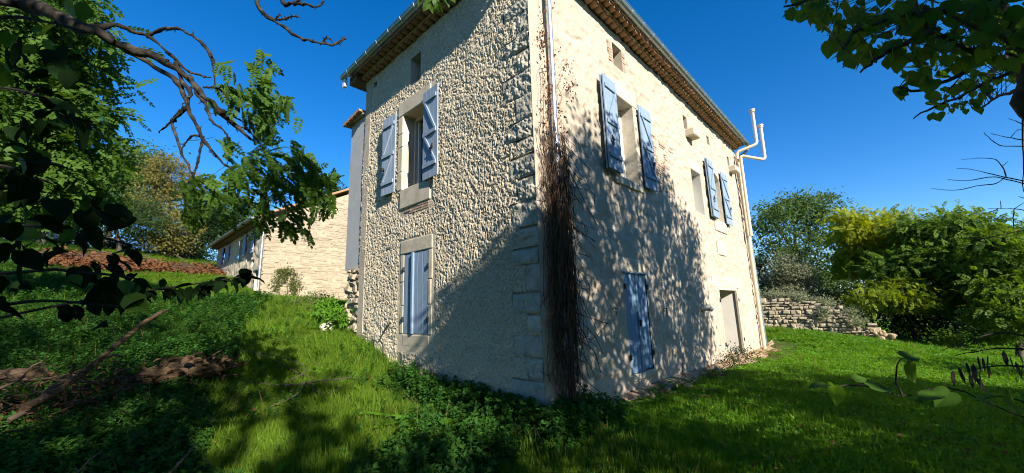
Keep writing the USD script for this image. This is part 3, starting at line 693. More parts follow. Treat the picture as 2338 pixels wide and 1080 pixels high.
while v < 8.4:
    h = g.choice([.09, .115, .14, .17, .21], p=[.2, .3, .25, .15, .1]); u = X0 - g.uniform(0, .03)
    top = lambda uu: 6.55 + slope * (uu - X0) if uu < X0 + 4.4 else 8.9 - slope * (uu - X0 - 4.4)
    while u < 6.9:
        w = g.uniform(.13, .48) if u > X0 + .1 else g.uniform(.35, .6)
        if v + h < top(u + w / 2):
            m = stone(OG, u, u + w - g.uniform(.004, .02), v + g.uniform(-.025, .03), v + h - g.uniform(-.015, .03), -.04, g.uniform(-.012, .032), g, .045)
            cand.append((w * h * (1 if u < 5.7 else .01), m))
        u += w
    v += h
cand.sort(key=lambda q: -q[0])
for _, m in cand[:300]:
    obj('stone', m, M['cob'], ob)
obj('stone_infill', join([m for _, m in cand[300:]]), M['cob'], ob, kind='stuff')
OS = mat('lavender_paint', [(.27, .30, .44), (.33, .36, .5)], 4, .6, .3)
for a, b, z0, z1 in ((21.45, 21.98, 5.15, 6.42), (23.3, 23.85, 5.18, 6.45), (27.6, 28.25, 5.3, 6.4), (29.35, 29.95, 5.32, 6.42)):
    s = node(ob, 'shutter')
    for k in range(4):
        w = (b - a) / 4; obj('plank', OL.box(a + k * w + .004, a + (k + 1) * w - .004, z0, z1, .05, .085), OS, s)
    for zz in (.12, .8):
        obj('rail', OL.box(a + .03, b - .03, z0 + zz * (z1 - z0), z0 + zz * (z1 - z0) + .09, .086, .115), OS, s)
ro = np.array([(X0 - .55, Y0 - .12, 6.66), (X0 - .55, YF + .3, 6.66), (X0 + 4.4, YF + .3, 9.22), (X0 + 4.4, Y0 - .12, 9.22), (X0 + 9.4, Y0 - .12, 6.66), (X0 + 9.4, YF + .3, 6.66)])
rr = np.vstack([ro, ro + [0, 0, .12]])
obj('roof', (rr, np.array([(0, 1, 2, 3), (3, 2, 5, 4), (6, 9, 8, 7), (9, 10, 11, 8), (0, 3, 9, 6), (3, 4, 10, 9), (1, 7, 8, 2), (2, 8, 11, 5), (0, 6, 7, 1), (4, 5, 11, 10)])), M['tile'], ob)
for k in range(57):
    u = Y0 + .05 + k * .215; obj('eave_tile', join([dtile(OL, u, 6.70, .1, .0, .62, -.0)]), M['tile'], ob)
obj('eave_bed', OL.box(Y0, YF, 6.56, 6.66, -.3, .4), M['wood'], ob)
p = node(ob, 'downpipe'); obj('tube', tube([(X0 - .35, Y0 + .3, 6.55), (X0 - .08, Y0 + .12, 6.2), (X0 - .09, Y0 + .1, 2.3)], .06, 10), M['galv'], p, 50)
for z in (5.0, 3.6):
    obj('collar', tube([(X0 - .085, Y0 + .11, z - .03), (X0 - .085, Y0 + .11, z + .03)], .072, 10), M['galv'], p)
gt = node(ob, 'gutter'); obj('channel', tube([(X0 - .66, Y0 - .1, 6.66), (X0 - .66, YF + .3, 6.66)], .075, 8), M['zinc'], gt, 50)

# ------------------------------------------------------------------ ruined garden wall
gw = thing('garden_wall', 'ruined rubble garden wall at the end of the lawn, overgrown along its top', 'wall')
WA, WB = at(1742, 745, 20), at(2022, 770, 17.6)
d_ = WB - WA; L_ = float(np.hypot(d_[0], d_[1])); tx = d_[:2] / L_; nx_ = np.array([tx[1], -tx[0]])
if nx_ @ (EYE[:2] - WA[:2]) < 0:
    nx_ = -nx_


class Slant(Face):
    def __init__(s): s.k = 'R'
    def p(s, u, v, o):
        u, v, o = np.broadcast_arrays(np.asarray(u, float), np.asarray(v, float), np.asarray(o, float))
        return np.stack([WA[0] + tx[0] * u + nx_[0] * o, WA[1] + tx[1] * u + nx_[1] * o, v], -1)


SW = Slant(); g = np.random.default_rng(23)
gtop = lambda u: np.interp(u, [0, .3 * L_, .72 * L_, .82 * L_, .9 * L_, .96 * L_, L_], [1.62, 1.6, 1.2, .75, .35, .5, .0]) if False else np.interp(u / L_, [0, .35, .7, .78, .86, .93, 1.0], [1.75, 1.7, 1.25, .6, .2, .5, -.1])
pts = np.linspace(0, L_, 14); cz = [(u, float(gtop(u)) - .12) for u in pts]
core = Polygon([(0, -1.6)] + cz + [(L_, -1.6)]); cm = trimesh.creation.extrude_polygon(core.buffer(0), .45); cv, cf = vf(cm)
obj('core', (SW.p(cv[:, 0], cv[:, 1], cv[:, 2] - .47), cf), M['mortar'], gw)
n = 0; v = -.95
while v < 1.75:
    h = g.uniform(.11, .22); u = g.uniform(0, .1)
    while u < L_:
        w = g.uniform(.14, .36)
        if v + h < gtop(u + w / 2) + g.uniform(-.06, .06) and v + h > float(gz(*SW.p(u, 0, 0)[:2])) - .1 and n < 300:
            P, F = stone(SW, u, u + w - .02, v + g.uniform(-.03, .04), v + h - g.uniform(.0, .04), -.1, g.uniform(.0, .12), g, .045); obj('stone', (P, F), M['cob0'], gw); n += 1
        u += w
    v += h
for k in range(26):   # tumbled stones at the broken end
    t_ = g.uniform(.83, 1.04); q = SW.p(t_ * L_, 0, g.uniform(.05, .5)); z = float(gz(q[0], q[1])) + g.uniform(0, max(.03, .55 - 2.2 * abs(t_ - .94)))
    m = trimesh.creation.icosphere(1, g.uniform(.07, .15)); m.vertices *= g.uniform(.6, 1.3, 3); m.vertices += g.normal(0, .012, m.vertices.shape); m.apply_translation([q[0], q[1], z])
    obj('stone', m, M['rubble'], gw)

# ------------------------------------------------------------------ white car glimpsed through the leaves on the left
cp = at(62, 566, 27); car = thing('parked_car', 'white car parked at the wood edge, glimpsed between dark leaves on the far left', 'car', (cp[0], cp[1], float(gz(cp[0], cp[1])) - .02), 35)
prof = Polygon([(-2.1, .3), (-2.15, .75), (-1.95, .95), (-1.15, 1.02), (-.55, 1.42), (.75, 1.46), (1.5, 1.05), (2.05, .95), (2.15, .6), (2.1, .3)])
bm = trimesh.creation.extrude_polygon(prof, 1.66); bv, bf = vf(bm); cab = bv[:, 1] > 1.04
bw = (bv[:, 2] - .83) * np.where(cab, .84, 1.0)
obj('body', (np.stack([bv[:, 0], bw, bv[:, 1]], 1), bf[:, ::-1]), M['carwhite'], car, 35)
for sgn in (-1, 1):
    wq = np.array([(-.95, 1.06), (-.5, 1.36), (.7, 1.39), (1.2, 1.07)]); m = trimesh.creation.extrude_polygon(Polygon(wq), .012); wv, wf = vf(m)
    yy = sgn * (.845 - .13 * np.clip((wv[:, 1] - 1.04) / .42, 0, 1)) + sgn * .0 + wv[:, 2]
    obj('side_window', (np.stack([wv[:, 0], yy, wv[:, 1]], 1), wf), M['tyre'], car)
    for x in (-1.35, 1.35):
        wh = node(car, 'wheel'); obj('tyre', tube([(x, sgn * .66, .31), (x, sgn * .85, .31)], .31, 16), M['tyre'], wh, 40); obj('rim', tube([(x, sgn * .80, .31), (x, sgn * .86, .31)], .2, 12), M['galv'], wh, 40)
    obj('headlight', box(-2.14, -1.98, sgn * .55 - .18, sgn * .55 + .18, .68, .82, .02), M['glass'], car)
obj('windscreen', (np.array([(-1.13, -.66, 1.05), (-1.13, .66, 1.05), (-.58, .6, 1.42), (-.58, -.6, 1.42), (-1.15, -.66, 1.055), (-1.15, .66, 1.055), (-.6, .6, 1.43), (-.6, -.6, 1.43)]), np.array([(0, 1, 2, 3), (4, 7, 6, 5), (0, 4, 5, 1), (1, 5, 6, 2), (2, 6, 7, 3), (3, 7, 4, 0)])), M['tyre'], car)

# ------------------------------------------------------------------ trees
LM = {}
LM['green'] = leafmat('wood_green', [(.025, .055, .012), (.05, .095, .018), (.08, .13, .025)], .3)
LM['mid'] = leafmat('feathery_green', [(.06, .105, .025), (.105, .165, .035), (.17, .22, .05)], .35)
LM['yellow'] = leafmat('yellow_green', [(.22, .26, .015), (.38, .40, .02), (.52, .50, .03)], .42)
LM['lime'] = leafmat('lime_green', [(.075, .14, .018), (.17, .25, .024), (.36, .38, .04)], .42)
LM['lime2'] = leafmat('sunny_lime', [(.14, .20, .018), (.27, .32, .02), (.42, .42, .03)], .42)
LM['russet'] = leafmat('russet_green', [(.12, .12, .03), (.23, .17, .04), (.34, .21, .055)], .3)
LM['silver'] = leafmat('silver_seedheads', [(.17, .19, .10), (.30, .30, .19), (.42, .40, .30)], .25, .8)
LM['dark'] = leafmat('dark_evergreen', [(.012, .03, .008), (.025, .055, .014), (.045, .08, .02)], .25)
PIN = pinnate(5, .30, .36, .3, DIAMOND, 1)
PIN = (PIN[0], PIN[1][:11 * 2])


def tree(name, label, base, lobes, leaf, m, trunk_r=.14, twigs=60, per=60, spread=.45, shape=DIAMOND, group=None, seed=0, bark='bark', lean=None, wide=1.0, droop=.35):
    """Trunk, limbs to each lobe, twigs through each lobe's volume and leaves gathered round every twig. lobes: (centre, radii)."""
    g = np.random.default_rng(seed); base = np.array([base[0], base[1], float(gz(base[0], base[1])) - .1])
    t = thing(name, label, 'bush' if name.endswith('bush') or name.endswith('shrub') else 'tree', base, 0, group)
    C = np.array([l[0] for l in lobes]) - base; R = np.array([np.broadcast_to(l[1], 3) for l in lobes]); wts = np.prod(R, 1) ** .7; wts /= wts.sum()
    top = C[:, 2].max(); cen = np.average(C, axis=0, weights=wts)
    spine = curve([(0, 0, 0), (cen[0] * .25, cen[1] * .25, top * .3), (cen[0] * .7, cen[1] * .7, top * .62), (*cen[:2], top * .95)], 10)
    wood = [tube(spine, np.linspace(trunk_r, trunk_r * .25, 10), 8)]; T, D = [], []
    for c, r, w in zip(C, R, wts):
        k = int(np.clip(np.searchsorted(spine[:, 2], c[2] - .9 * r[2] - .25 * np.hypot(*(c - cen)[:2])), 1, 8)); s0 = spine[k]
        limb = curve([s0, s0 * .45 + c * .55 + g.normal(0, .06, 3) * r, c + [0, 0, .5 * r[2]]], 7); wood.append(tube(limb, np.linspace(trunk_r * .45, trunk_r * .1, 7), 5))
        n = max(5, int(twigs * w * len(lobes) / max(1, len(lobes)) + .5))
        d = unit(g.normal(0, 1, (n, 3))); tip = c + d * r * (g.uniform(.08, 1, (n, 1)) ** .45)
        for q in tip:
            a = limb[g.integers(2, 7)]; mid = (a + q) / 2 + [0, 0, .1 * np.linalg.norm(q - a)]
            wood.append(tube(curve([a, mid, q], 4), [trunk_r * .09, trunk_r * .07, trunk_r * .05, trunk_r * .03], 3, False))
        T.append(tip); D.append(np.broadcast_to(c, tip.shape))
    T, D = np.vstack(T), np.vstack(D); n = len(T) * per
    cl = g.uniform(.5, 1.35, len(T)); P = np.repeat(T, per, 0) + g.normal(0, 1, (n, 3)) * (spread * np.repeat(cl, per))[:, None] * [1, 1, .55]
    out = unit(P - np.repeat(D, per, 0) * 1.0); ax = unit(out * .5 + g.normal(0, .6, (n, 3)) + [0, 0, -droop]); nr = unit(g.normal(0, .7, (n, 3)) + [-.1, -.45, .75])
    V, F = stamp(shape[0] * [wide, 1, 1], shape[1], frames(ax, nr), P, leaf * g.uniform(.6, 1.25, n))
    obj('trunk', join(wood), M[bark], t, 60); obj('crown', (V, F), m, t)
    return t


def lobe(x, y, d, rx, rz=None, ry=None):
    k = d / 881.0; rz = rz or rx
    return at(x, y, d), np.array([rx * k, (ry or rx) * k, rz * k])


def base_at(x, y, d):
    return at(x, y, d)[:2]


LB = 'wood behind the slope'
tree('oak_tree', 'tall green tree above the slope, left of the russet one', base_at(235, 600, 33), [lobe(260, 380, 33, 55, 50), lobe(330, 370, 34, 45, 45), lobe(215, 420, 32, 60, 50), lobe(300, 440, 33, 60, 50)], .26, LM['mid'], .3, 130, 110, .65, seed=1)
tree('russet_tree', 'tree turning orange-brown, standing beside the outbuilding roof', base_at(385, 605, 30), [lobe(380, 400, 30, 45, 45), lobe(360, 470, 30, 50, 45), lobe(400, 520, 29, 45, 40), lobe(430, 430, 31, 30, 40), lobe(370, 560, 29, 45, 22)], .2, LM['russet'], .22, 150, 90, .5, seed=2)
tree('holm_oak_bush', 'dense dark green bush under the tall trees on the left slope', base_at(270, 600, 27), [lobe(250, 480, 27, 55, 45), lobe(320, 500, 27, 50, 45), lobe(190, 500, 26, 50, 45)], .15, LM['green'], .16, 140, 110, .4, seed=3)
tree('ivy_tree', 'slim dark tree close to the far end of the outbuilding', base_at(455, 610, 34), [lobe(450, 540, 34, 35, 60), lobe(480, 520, 35, 30, 50), lobe(425, 570, 33, 30, 40)], .24, LM['dark'], .2, 110, 100, .5, seed=4)
tree('ash_tree', 'pale green tree rising behind the outbuilding eaves', base_at(520, 600, 42), [lobe(500, 500, 42, 45, 40), lobe(550, 480, 43, 40, 35), lobe(460, 480, 42, 35, 45)], .3, LM['mid'], .22, 90, 90, .7, seed=5)
tree('far_tree', 'round green treetop showing over the outbuilding ridge', base_at(775, 600, 46), [lobe(772, 448, 46, 22, 18), lobe(745, 470, 46, 25, 15)], .3, LM['green'], .25, 40, 80, .5, seed=6)
tree('dark_tree', 'dark tree filling the far left wood edge', base_at(90, 590, 24), [lobe(120, 420, 24, 70, 60), lobe(50, 460, 23, 70, 60), lobe(170, 480, 25, 60, 40), lobe(-40, 400, 24, 80, 80)], .24, LM['green'], .25, 130, 100, .55, seed=7)
tree('black_tree', 'deep green tree behind the car on the far left', base_at(20, 580, 34), [lobe(20, 480, 34, 60, 50), lobe(-60, 440, 34, 70, 70), lobe(90, 520, 35, 50, 30)], .28, LM['dark'], .25, 90, 100, .6, seed=8)
tree('undergrowth_bush', 'low dark undergrowth at the foot of the left wood', base_at(330, 605, 31), [lobe(320, 560, 31, 70, 30), lobe(220, 565, 30, 60, 30), lobe(440, 590, 32, 50, 25), lobe(130, 560, 29, 60, 35)], .2, LM['dark'], .1, 120, 80, .45, seed=9)
# the walnut-like tree at the left with the overhanging bough
tree('feathery_tree', 'leafy tree at the left edge with sunlit feather-shaped leaves', base_at(-330, 800, 9), [lobe(40, 60, 8.5, 120, 90), lobe(140, 20, 8.5, 90, 60), lobe(150, 130, 9, 70, 60), lobe(40, 230, 8.5, 110, 70), lobe(170, 260, 9.3, 60, 60), lobe(100, 350, 9, 100, 60), lobe(160, 400, 9.5, 70, 50), lobe(20, 430, 9, 90, 60), lobe(-120, 200, 8.5, 150, 150), lobe(205, 40, 9, 45, 45), lobe(110, 210, 9, 80, 50), lobe(60, 330, 9, 70, 60), lobe(190, 330, 10, 55, 45)], .42, M['pinn'], .2, 280, 16, .3, PIN, seed=10, wide=1.0, droop=.5)
# right of the house
tree('tall_acacia', 'tall airy tree just right of the house corner', base_at(1830, 745, 27), [lobe(1800, 480, 27, 55, 45), lobe(1850, 470, 27, 40, 42), lobe(1755, 510, 26, 45, 45), lobe(1895, 480, 27, 25, 45), lobe(1760, 580, 27, 50, 45), lobe(1850, 560, 27, 55, 45), lobe(1880, 620, 27, 45, 40), lobe(1820, 640, 27, 50, 45)], .22, LM['mid'], .2, 210, 75, .5, seed=11)
tree('silver_bush', 'pale bush of silvery seed heads against the dark trees', base_at(1800, 740, 23.5), [lobe(1800, 610, 23.5, 34, 30), lobe(1780, 650, 23.5, 32, 38), lobe(1820, 655, 23.5, 30, 38), lobe(1800, 690, 22.8, 42, 22)], .13, LM['silver'], .08, 170, 110, .3, seed=12)
tree('shade_bush', 'dark bush between the house corner and the garden wall', base_at(1735, 740, 25), [lobe(1735, 640, 25, 30, 70), lobe(1740, 710, 24, 26, 30), lobe(1855, 690, 26, 60, 35)], .17, LM['dark'], .1, 110, 90, .4, seed=13)
tree('yellow_tree', 'yellow-green tree catching the sun right of the tall airy tree', base_at(1990, 770, 22), [lobe(1960, 530, 22, 40, 38), lobe(2020, 525, 22, 38, 35), lobe(1935, 515, 22, 25, 25), lobe(2000, 580, 22, 50, 40), lobe(1950, 600, 22.5, 35, 30)], .36, LM['yellow'], .14, 130, 34, .4, PIN, seed=14)
tree('low_yellow_bush', 'low bright yellow-green bush leaning over the end of the garden wall', base_at(2110, 770, 19.5), [lobe(2030, 668, 18.5, 55, 15), lobe(2075, 690, 18.5, 35, 14), lobe(1985, 690, 18.8, 26, 13), lobe(2050, 645, 19, 35, 12)], .3, LM['lime2'], .05, 80, 20, .26, PIN, seed=15)
for k, (nm, lb, bx, d, mm, ls) in enumerate((
        ('ailanthus_tree', 'broad green tree with feathery tufts on top, behind the right lawn', 2090, 20, 'lime', [(2080, 530, 45, 35), (2140, 520, 40, 30), (2060, 600, 55, 45), (2130, 590, 55, 45), (2090, 660, 60, 40)]),
        ('ailanthus_tree', 'second broad green tree along the right lawn, next one to the right', 2190, 18.5, 'lime', [(2190, 525, 40, 30), (2230, 520, 40, 28), (2180, 590, 55, 45), (2240, 600, 50, 45), (2200, 670, 60, 45)]),
        ('ailanthus_tree', 'rightmost broad tree of the lawn edge, yellowing towards the frame', 2320, 16.5, 'lime', [(2290, 560, 50, 35), (2340, 560, 50, 45), (2290, 640, 60, 40), (2350, 640, 60, 60), (2310, 720, 60, 40), (2420, 600, 80, 80)]))):
    tree(nm, lb, base_at(bx, 790, d), [lobe(x, y, d + .8 * math.sin(x), rx, rz) for x, y, rx, rz in ls], .4, LM[mm], .13, 165, 25, .36, PIN, seed=20 + k)
tree('dark_thicket_bush', 'dark thicket under the right-hand trees', base_at(2130, 785, 20.5), [lobe(2080, 720, 21, 60, 40), lobe(2160, 720, 20.5, 60, 40), lobe(2240, 730, 19, 60, 40), lobe(2000, 700, 23, 50, 45), lobe(1930, 690, 25, 40, 40), lobe(1960, 640, 27, 50, 50), lobe(2030, 735, 20.5, 40, 25), lobe(2100, 745, 19.8, 50, 25), lobe(1900, 650, 28, 40, 45)], .16, LM['dark'], .1, 170, 80, .42, seed=31)
tree('bramble_bush', 'small pale green bush at the lawn edge in front of the thicket', base_at(2165, 790, 16.8), [lobe(2165, 770, 16.8, 26, 16), lobe(2260, 770, 16.5, 40, 16)], .12, LM['lime'], .04, 50, 50, .2, seed=32)
tree('ivy_bush', 'ivy and old clematis growing along the top of the garden wall', SW.p(.3 * L_, 0, -.3)[:2], [(SW.p(t_ * L_, float(gtop(t_ * L_)) + .1, -.35), np.array([.5, .45, .17])) for t_ in (.05, .2, .35, .5, .62, .74)] + [(SW.p(.55 * L_, 1.0, .08), np.array([.3, .25, .35])), (SW.p(.8 * L_, .6, .05), np.array([.4, .3, .4]))], .09, LM['silver'], .04, 110, 50, .15, seed=33)

# ------------------------------------------------------------------ the judas tree at the right: limb overhead, heart-shaped leaves, and the crown that shades the front wall
jt = thing('judas_tree', 'tree with heart-shaped leaves hanging into the sky at the upper right', 'tree')
g = np.random.default_rng(40)
P0 = np.array([3.4, -8.6, float(gz(3.4, -8.6)) - .1])
limbA = [at(2350, 160, 3.1), at(2312, 70, 3.0), at(2280, 10, 2.9), at(2235, -80, 2.8)]
obj('trunk', join([branchy([P0, P0 + [-.1, .2, 1.5], P0 + [-.3, .3, 3.2], P0 + [-1.2, .5, 5.0], P0 + [-2.0, .6, 7.0]], .2, .06, 16, .2, 10, 1),
                   branchy([P0 + [-.15, .25, 1.8], P0 + [-.3, 1.6, 2.9], at(2420, 300, 3.3), *limbA], .065, .03, 22, .35, 8, 2)]), M['bark'], jt, 60)
BR = [[at(2345, 150, 3.0), at(2209, 111, 2.7), at(2130, 70, 2.5), at(2090, 15, 2.4), at(2080, -60, 2.4)],
      [at(2345, 150, 3.0), at(2260, 130, 3.0), at(2180, 175, 2.9), at(2105, 205, 2.8), at(2050, 200, 2.7)],
      [at(2345, 160, 3.2), at(2290, 170, 3.4), at(2200, 215, 3.7), at(2120, 250, 3.9), at(2085, 272, 4.0)],
      [at(2280, 10, 2.9), at(2180, 20, 2.7), at(2050, 40, 2.5), at(1960, 70, 2.4), at(1925, 110, 2.35)],
      [at(2235, -80, 2.8), at(2100, -30, 2.6), at(1950, -20, 2.5), at(1850, 0, 2.45), at(1790, 15, 2.4)],
      [at(2130, 70, 2.5), at(2060, 100, 2.45), at(2010, 130, 2.4), at(1965, 165, 2.35)],
      [at(2345, 120, 2.7), at(2300, 90, 2.5), at(2220, 60, 2.4), at(2150, 20, 2.3)],
      [at(2345, 200, 3.4), at(2310, 210, 3.6), at(2270, 225, 3.8), at(2245, 245, 3.9)]]
for n, b in enumerate(BR):
    obj('branch', branchy(b, .022, .006, 14, .2, 5, 50 + n), M['bark'], jt, 60)
reg = Polygon([(1772, -10), (1800, 30), (1845, 48), (1850, 75), (1890, 62), (1880, 110), (1910, 100), (1940, 150), (1990, 125), (2030, 160), (2062, 130), (2062, 180), (2020, 220), (2050, 228), (2078, 175), (2120, 190), (2110, 255), (2080, 278), (2130, 262), (2200, 255), (2250, 240), (2290, 200), (2345, 190), (2345, -10)])
leaves, extra = 0, []
twg = []
curves = [curve(b, 24) for b in BR]
allp = np.vstack(curves)
def to_px(P):
    d = P - EYE; z = d @ fw; return 1169 + 881 * (d @ RT) / z, 540 - 881 * (d @ UP) / z, z
while leaves < 620:
    x, y = g.uniform(1770, 2345), g.uniform(-10, 285)
    if not reg.contains(Point(x, y)):
        continue
    if reg.exterior.distance(Point(x, y)) < 6 and g.random() < .3:
        continue
    if g.random() < .18 + .1 * math.sin(x * .03) * math.sin(y * .045):
        continue
    d = g.uniform(2.25, 3.1) + (1.0 if (y > 215 or (x > 2150 and y > 140)) else 0) + (.6 if g.random() < .3 else 0)
    p = at(x, y, d); sz = g.uniform(.06, .105) if d < 3.6 else g.uniform(.045, .08)
    ax = unit(np.array([g.normal(0, .45) - .2, g.normal(0, .45), -1.0 + g.normal(0, .35)])); nr = unit(g.normal(0, 1, 3) + np.array([-.4, -.6, .5]))
    v, f = stamp(HEART[0], HEART[1], frames(ax[None], nr[None]), p[None], sz)
    k = np.argmin(np.linalg.norm(allp - p, axis=1))
    if g.random() < .5 and np.linalg.norm(allp[k] - p) < .6:
        twg.append(tube(curve([allp[k], (allp[k] + p) / 2 + [0, 0, .03], p], 4), [.004, .003, .0025, .002], 3, False))
    if leaves < 280:
        obj('leaf', (v, f), M['judas'], jt)
    else:
        extra.append((v, f))
    leaves += 1
for _t in twg:
    obj('twig', _t, M['bark'], jt)
# the rest of the crown, outside the frame towards the sun
cl = [((-.9, -8, 7.3), 1.3), ((.6, -8.2, 7.7), 1.35), ((2.2, -8, 7.7), 1.4), ((3.7, -8, 7.2), 1.25), ((-1.6, -8.1, 6.3), 1.0), ((.2, -8, 6.0), 1.4), ((2.0, -8.2, 5.8), 1.5), ((3.8, -8, 5.6), 1.3), ((1.2, -7.9, 4.4), 1.3), ((3.2, -8.1, 4.3), 1.3), ((-.8, -8, 4.8), 1.2), ((4.4, -8.1, 6.4), .9), ((-.4, -8, 8.3), .8), ((2.4, -8, 8.6), .7), ((4.1, -8, 4.2), .9), ((-1.9, -8, 5.3), .8), ((-.5, -8, 9.0), .65), ((.7, -8.1, 9.0), .75), ((1.9, -8, 9.1), .75), ((3.1, -8.1, 8.7), .8), ((4.5, -8, 7.7), .8), ((-1.2, -8, 8.1), .6), ((4.9, -8, 5.3), .6)]
tw, LP, LA = [], [], []
for c, r in cl:
    c = np.array(c)
    for q in range(int(88 * r * r)):
        tip = c + unit(g.normal(0, 1, 3)) * r * g.uniform(.1, 1) ** .5
        tw.append(tube(curve([c + (P0 + [-1.0, .4, 4.6] - c) * .25, (c + tip) / 2 + [0, 0, .1], tip], 5), [.016, .012, .009, .006, .004], 3, False))
        m = g.integers(5, 13); pp = tip + g.normal(0, .2, (m, 3)) * [1, 1, .7]; LP.append(pp); LA.append(unit(g.normal(0, .5, (m, 3)) + [0, 0, -1]))
LP, LA = np.vstack(LP), np.vstack(LA)
ok = ~((LP[:, 1] > -5.5) & (LP[:, 0] > 3))
extra.append(stamp(HEART[0], HEART[1], frames(LA[ok], unit(g.normal(0, 1, LA[ok].shape))), LP[ok], g.uniform(.07, .115, ok.sum())))
obj('crown_branches', join(tw), M['bark'], jt)
obj('crown_leaves', join(extra), M['judas'], jt, kind='stuff')

# ------------------------------------------------------------------ bough of the feathery tree hanging across the upper left
bt = thing('overhanging_bough', 'gnarled dark bough hanging in from the upper left with drooping feather leaves', 'branch')
Z = lambda pts, d: [at(x / 2.16, y / 2.16, d + .12 * math.sin(x * .011)) for x, y in pts]
BO = [([(-60, 0), (140, 30), (330, 105), (470, 160), (600, 225), (760, 270), (860, 330), (960, 420), (1050, 520), (1150, 620), (1240, 690)], .062, .012),
      ([(330, 105), (430, 132), (570, 125), (640, 150), (740, 185), (850, 280), (930, 350), (1040, 382)], .026, .008),
      ([(725, 182), (780, 150), (870, 140), (940, 170), (1000, 215), (1050, 285), (1065, 340), (1050, 300), (1090, 300)][:7], .018, .007),
      ([(600, 228), (700, 290), (790, 345), (870, 395), (905, 480), (930, 545), (970, 610), (1000, 690), (1060, 760), (1130, 830), (1200, 850)], .03, .008),
      ([(870, 310), (895, 400), (932, 450), (925, 520), (870, 582), (848, 612), (880, 700), (900, 770), (950, 860), (1000, 960)], .02, .007),
      ([(912, 525), (860, 575), (840, 600), (785, 655)], .014, .006), ([(935, 380), (980, 470), (1015, 520), (1040, 595), (1100, 640), (1130, 690)], .02, .006),
      ([(1000, 690), (985, 750), (960, 850), (930, 900)], .014, .005), ([(1005, 675), (950, 670), (905, 720), (895, 780)], .012, .005), ([(985, 200), (1030, 260), (1050, 330), (1060, 420)], .014, .005),
      ([(1150, 620), (1220, 640), (1290, 720), (1320, 800)], .012, .004), ([(1050, 520), (1130, 560), (1200, 600), (1290, 620)], .013, .004), ([(1000, 430), (1080, 440), (1150, 520)], .012, .004), ([(1200, 850), (1300, 860), (1380, 960)], .012, .004)]
BC = []
for n, (b, ra, rb) in enumerate(BO):
    w = Z(b, 4.0); BC.append(curve(w, 26)); obj('branch', branchy(w, ra, rb, 30, .55, 7, 60 + n), M['lichen'], bt, 60)
    for q in range(int(len(b) * 1.2)):   # spurs
        k = g.integers(4, 25); p = BC[-1][k]; tp = unit(g.normal(0, 1, 3)); obj('spur', tube([p, p + tp * .03, p + tp * .03 + unit(g.normal(0, 1, 3)) * .03], [.008, .006, .003], 4), M['lichen'], bt)
allb = np.vstack(BC); regL = Polygon([(480, 150), (500, 125), (560, 150), (600, 122), (628, 150), (640, 210), (700, 260), (655, 300), (700, 350), (745, 385), (782, 412), (730, 440), (765, 455), (720, 495), (690, 520), (720, 540), (660, 540), (640, 505), (600, 530), (560, 500), (520, 505), (470, 490), (430, 500), (420, 440), (395, 430), (470, 400), (500, 330), (480, 250)])
PN = [pinnate(k, .2 + .012 * k, .33, .35, OVAL, k) for k in (6, 7, 8)]
n = 0; extra = []
while n < 470:
    x, y = g.uniform(390, 785), g.uniform(120, 605)
    if not regL.contains(Point(x, y)) or (x < 560 and y < 380 and g.random() < .72) or meshkit.noise(np.array([x / 38.0, y / 30.0, 3.3]), 5) < .36:
        continue
    p = at(x, y, g.uniform(3.5, 4.7)); L = g.uniform(.13, .23)
    ax = unit(np.array([.15, -.2, -.75]) * g.uniform(.3, 1.2) + RT * g.uniform(-.3, .9) + g.normal(0, .35, 3)); nr = unit(g.normal(0, .6, 3) + [0, 0, 1])
    pn = PN[n % 3]; V, F = stamp(pn[0], pn[1], frames(ax[None], nr[None]), (p - ax * L * .5)[None], L)
    k = np.argmin(np.linalg.norm(allb - p, axis=1)); q = allb[k]
    if np.linalg.norm(q - p) < .34:
        V2, F2 = tube(curve([q, (q + p) / 2 + [0, 0, .04], p - ax * L * .5], 4), [.005, .004, .003, .002], 3, False)
        (V, F) = join([(V, F), (V2, F2)])
    if n < 280:
        obj('leaf', (V, F), M['pinn'], bt)
    else:
        extra.append((V, F))
    n += 1
obj('leaf_mass', join(extra), M['pinn'], bt, kind='stuff')

tt = thing('lichened_twig', 'bare lichen-covered twig reaching down from the top edge, left of the roof', 'twig')
for n, (b, ra, rb) in enumerate([([(1268, -30), (1275, 30), (1310, 80), (1350, 100), (1400, 135), (1460, 175), (1510, 200), (1570, 210), (1640, 220), (1705, 190)], .02, .008), ([(1345, 98), (1400, 95), (1440, 80), (1480, 85)], .01, .005), ([(1590, 205), (1610, 190), (1635, 195)], .008, .004), ([(1380, -30), (1400, 20), (1450, 15), (1500, 20), (1560, 35), (1600, 5)], .02, .006), ([(1450, 15), (1480, 0), (1520, -20)], .012, .006), ([(1340, 95), (1300, 60), (1290, 75)], .008, .004), ([(1640, 220), (1680, 210), (1700, 178)], .007, .003), ([(1360, 95), (1380, 68)], .007, .003)]):
    w = Z(b, 3.8); obj('branch', branchy(w, ra, rb, 26, .7, 6, 90 + n), M['lichen'], tt, 60)
    c = curve(w, 20)
    for q in range(len(b) * 2):
        p = c[g.integers(2, 20)]; obj('spur', tube([p, p + unit(g.normal(0, 1, 3)) * .03], [.008, .003], 4), M['lichen'], tt)
sp = thing('leaf_sprig', 'small sprig of green leaves hanging before the eaves at the top edge', 'sprig')
obj('stem', tube(curve([at(1000, -40, 3.2), at(990, -10, 3.2), at(985, 20, 3.2)], 5), .004, 4), M['twig'], sp)
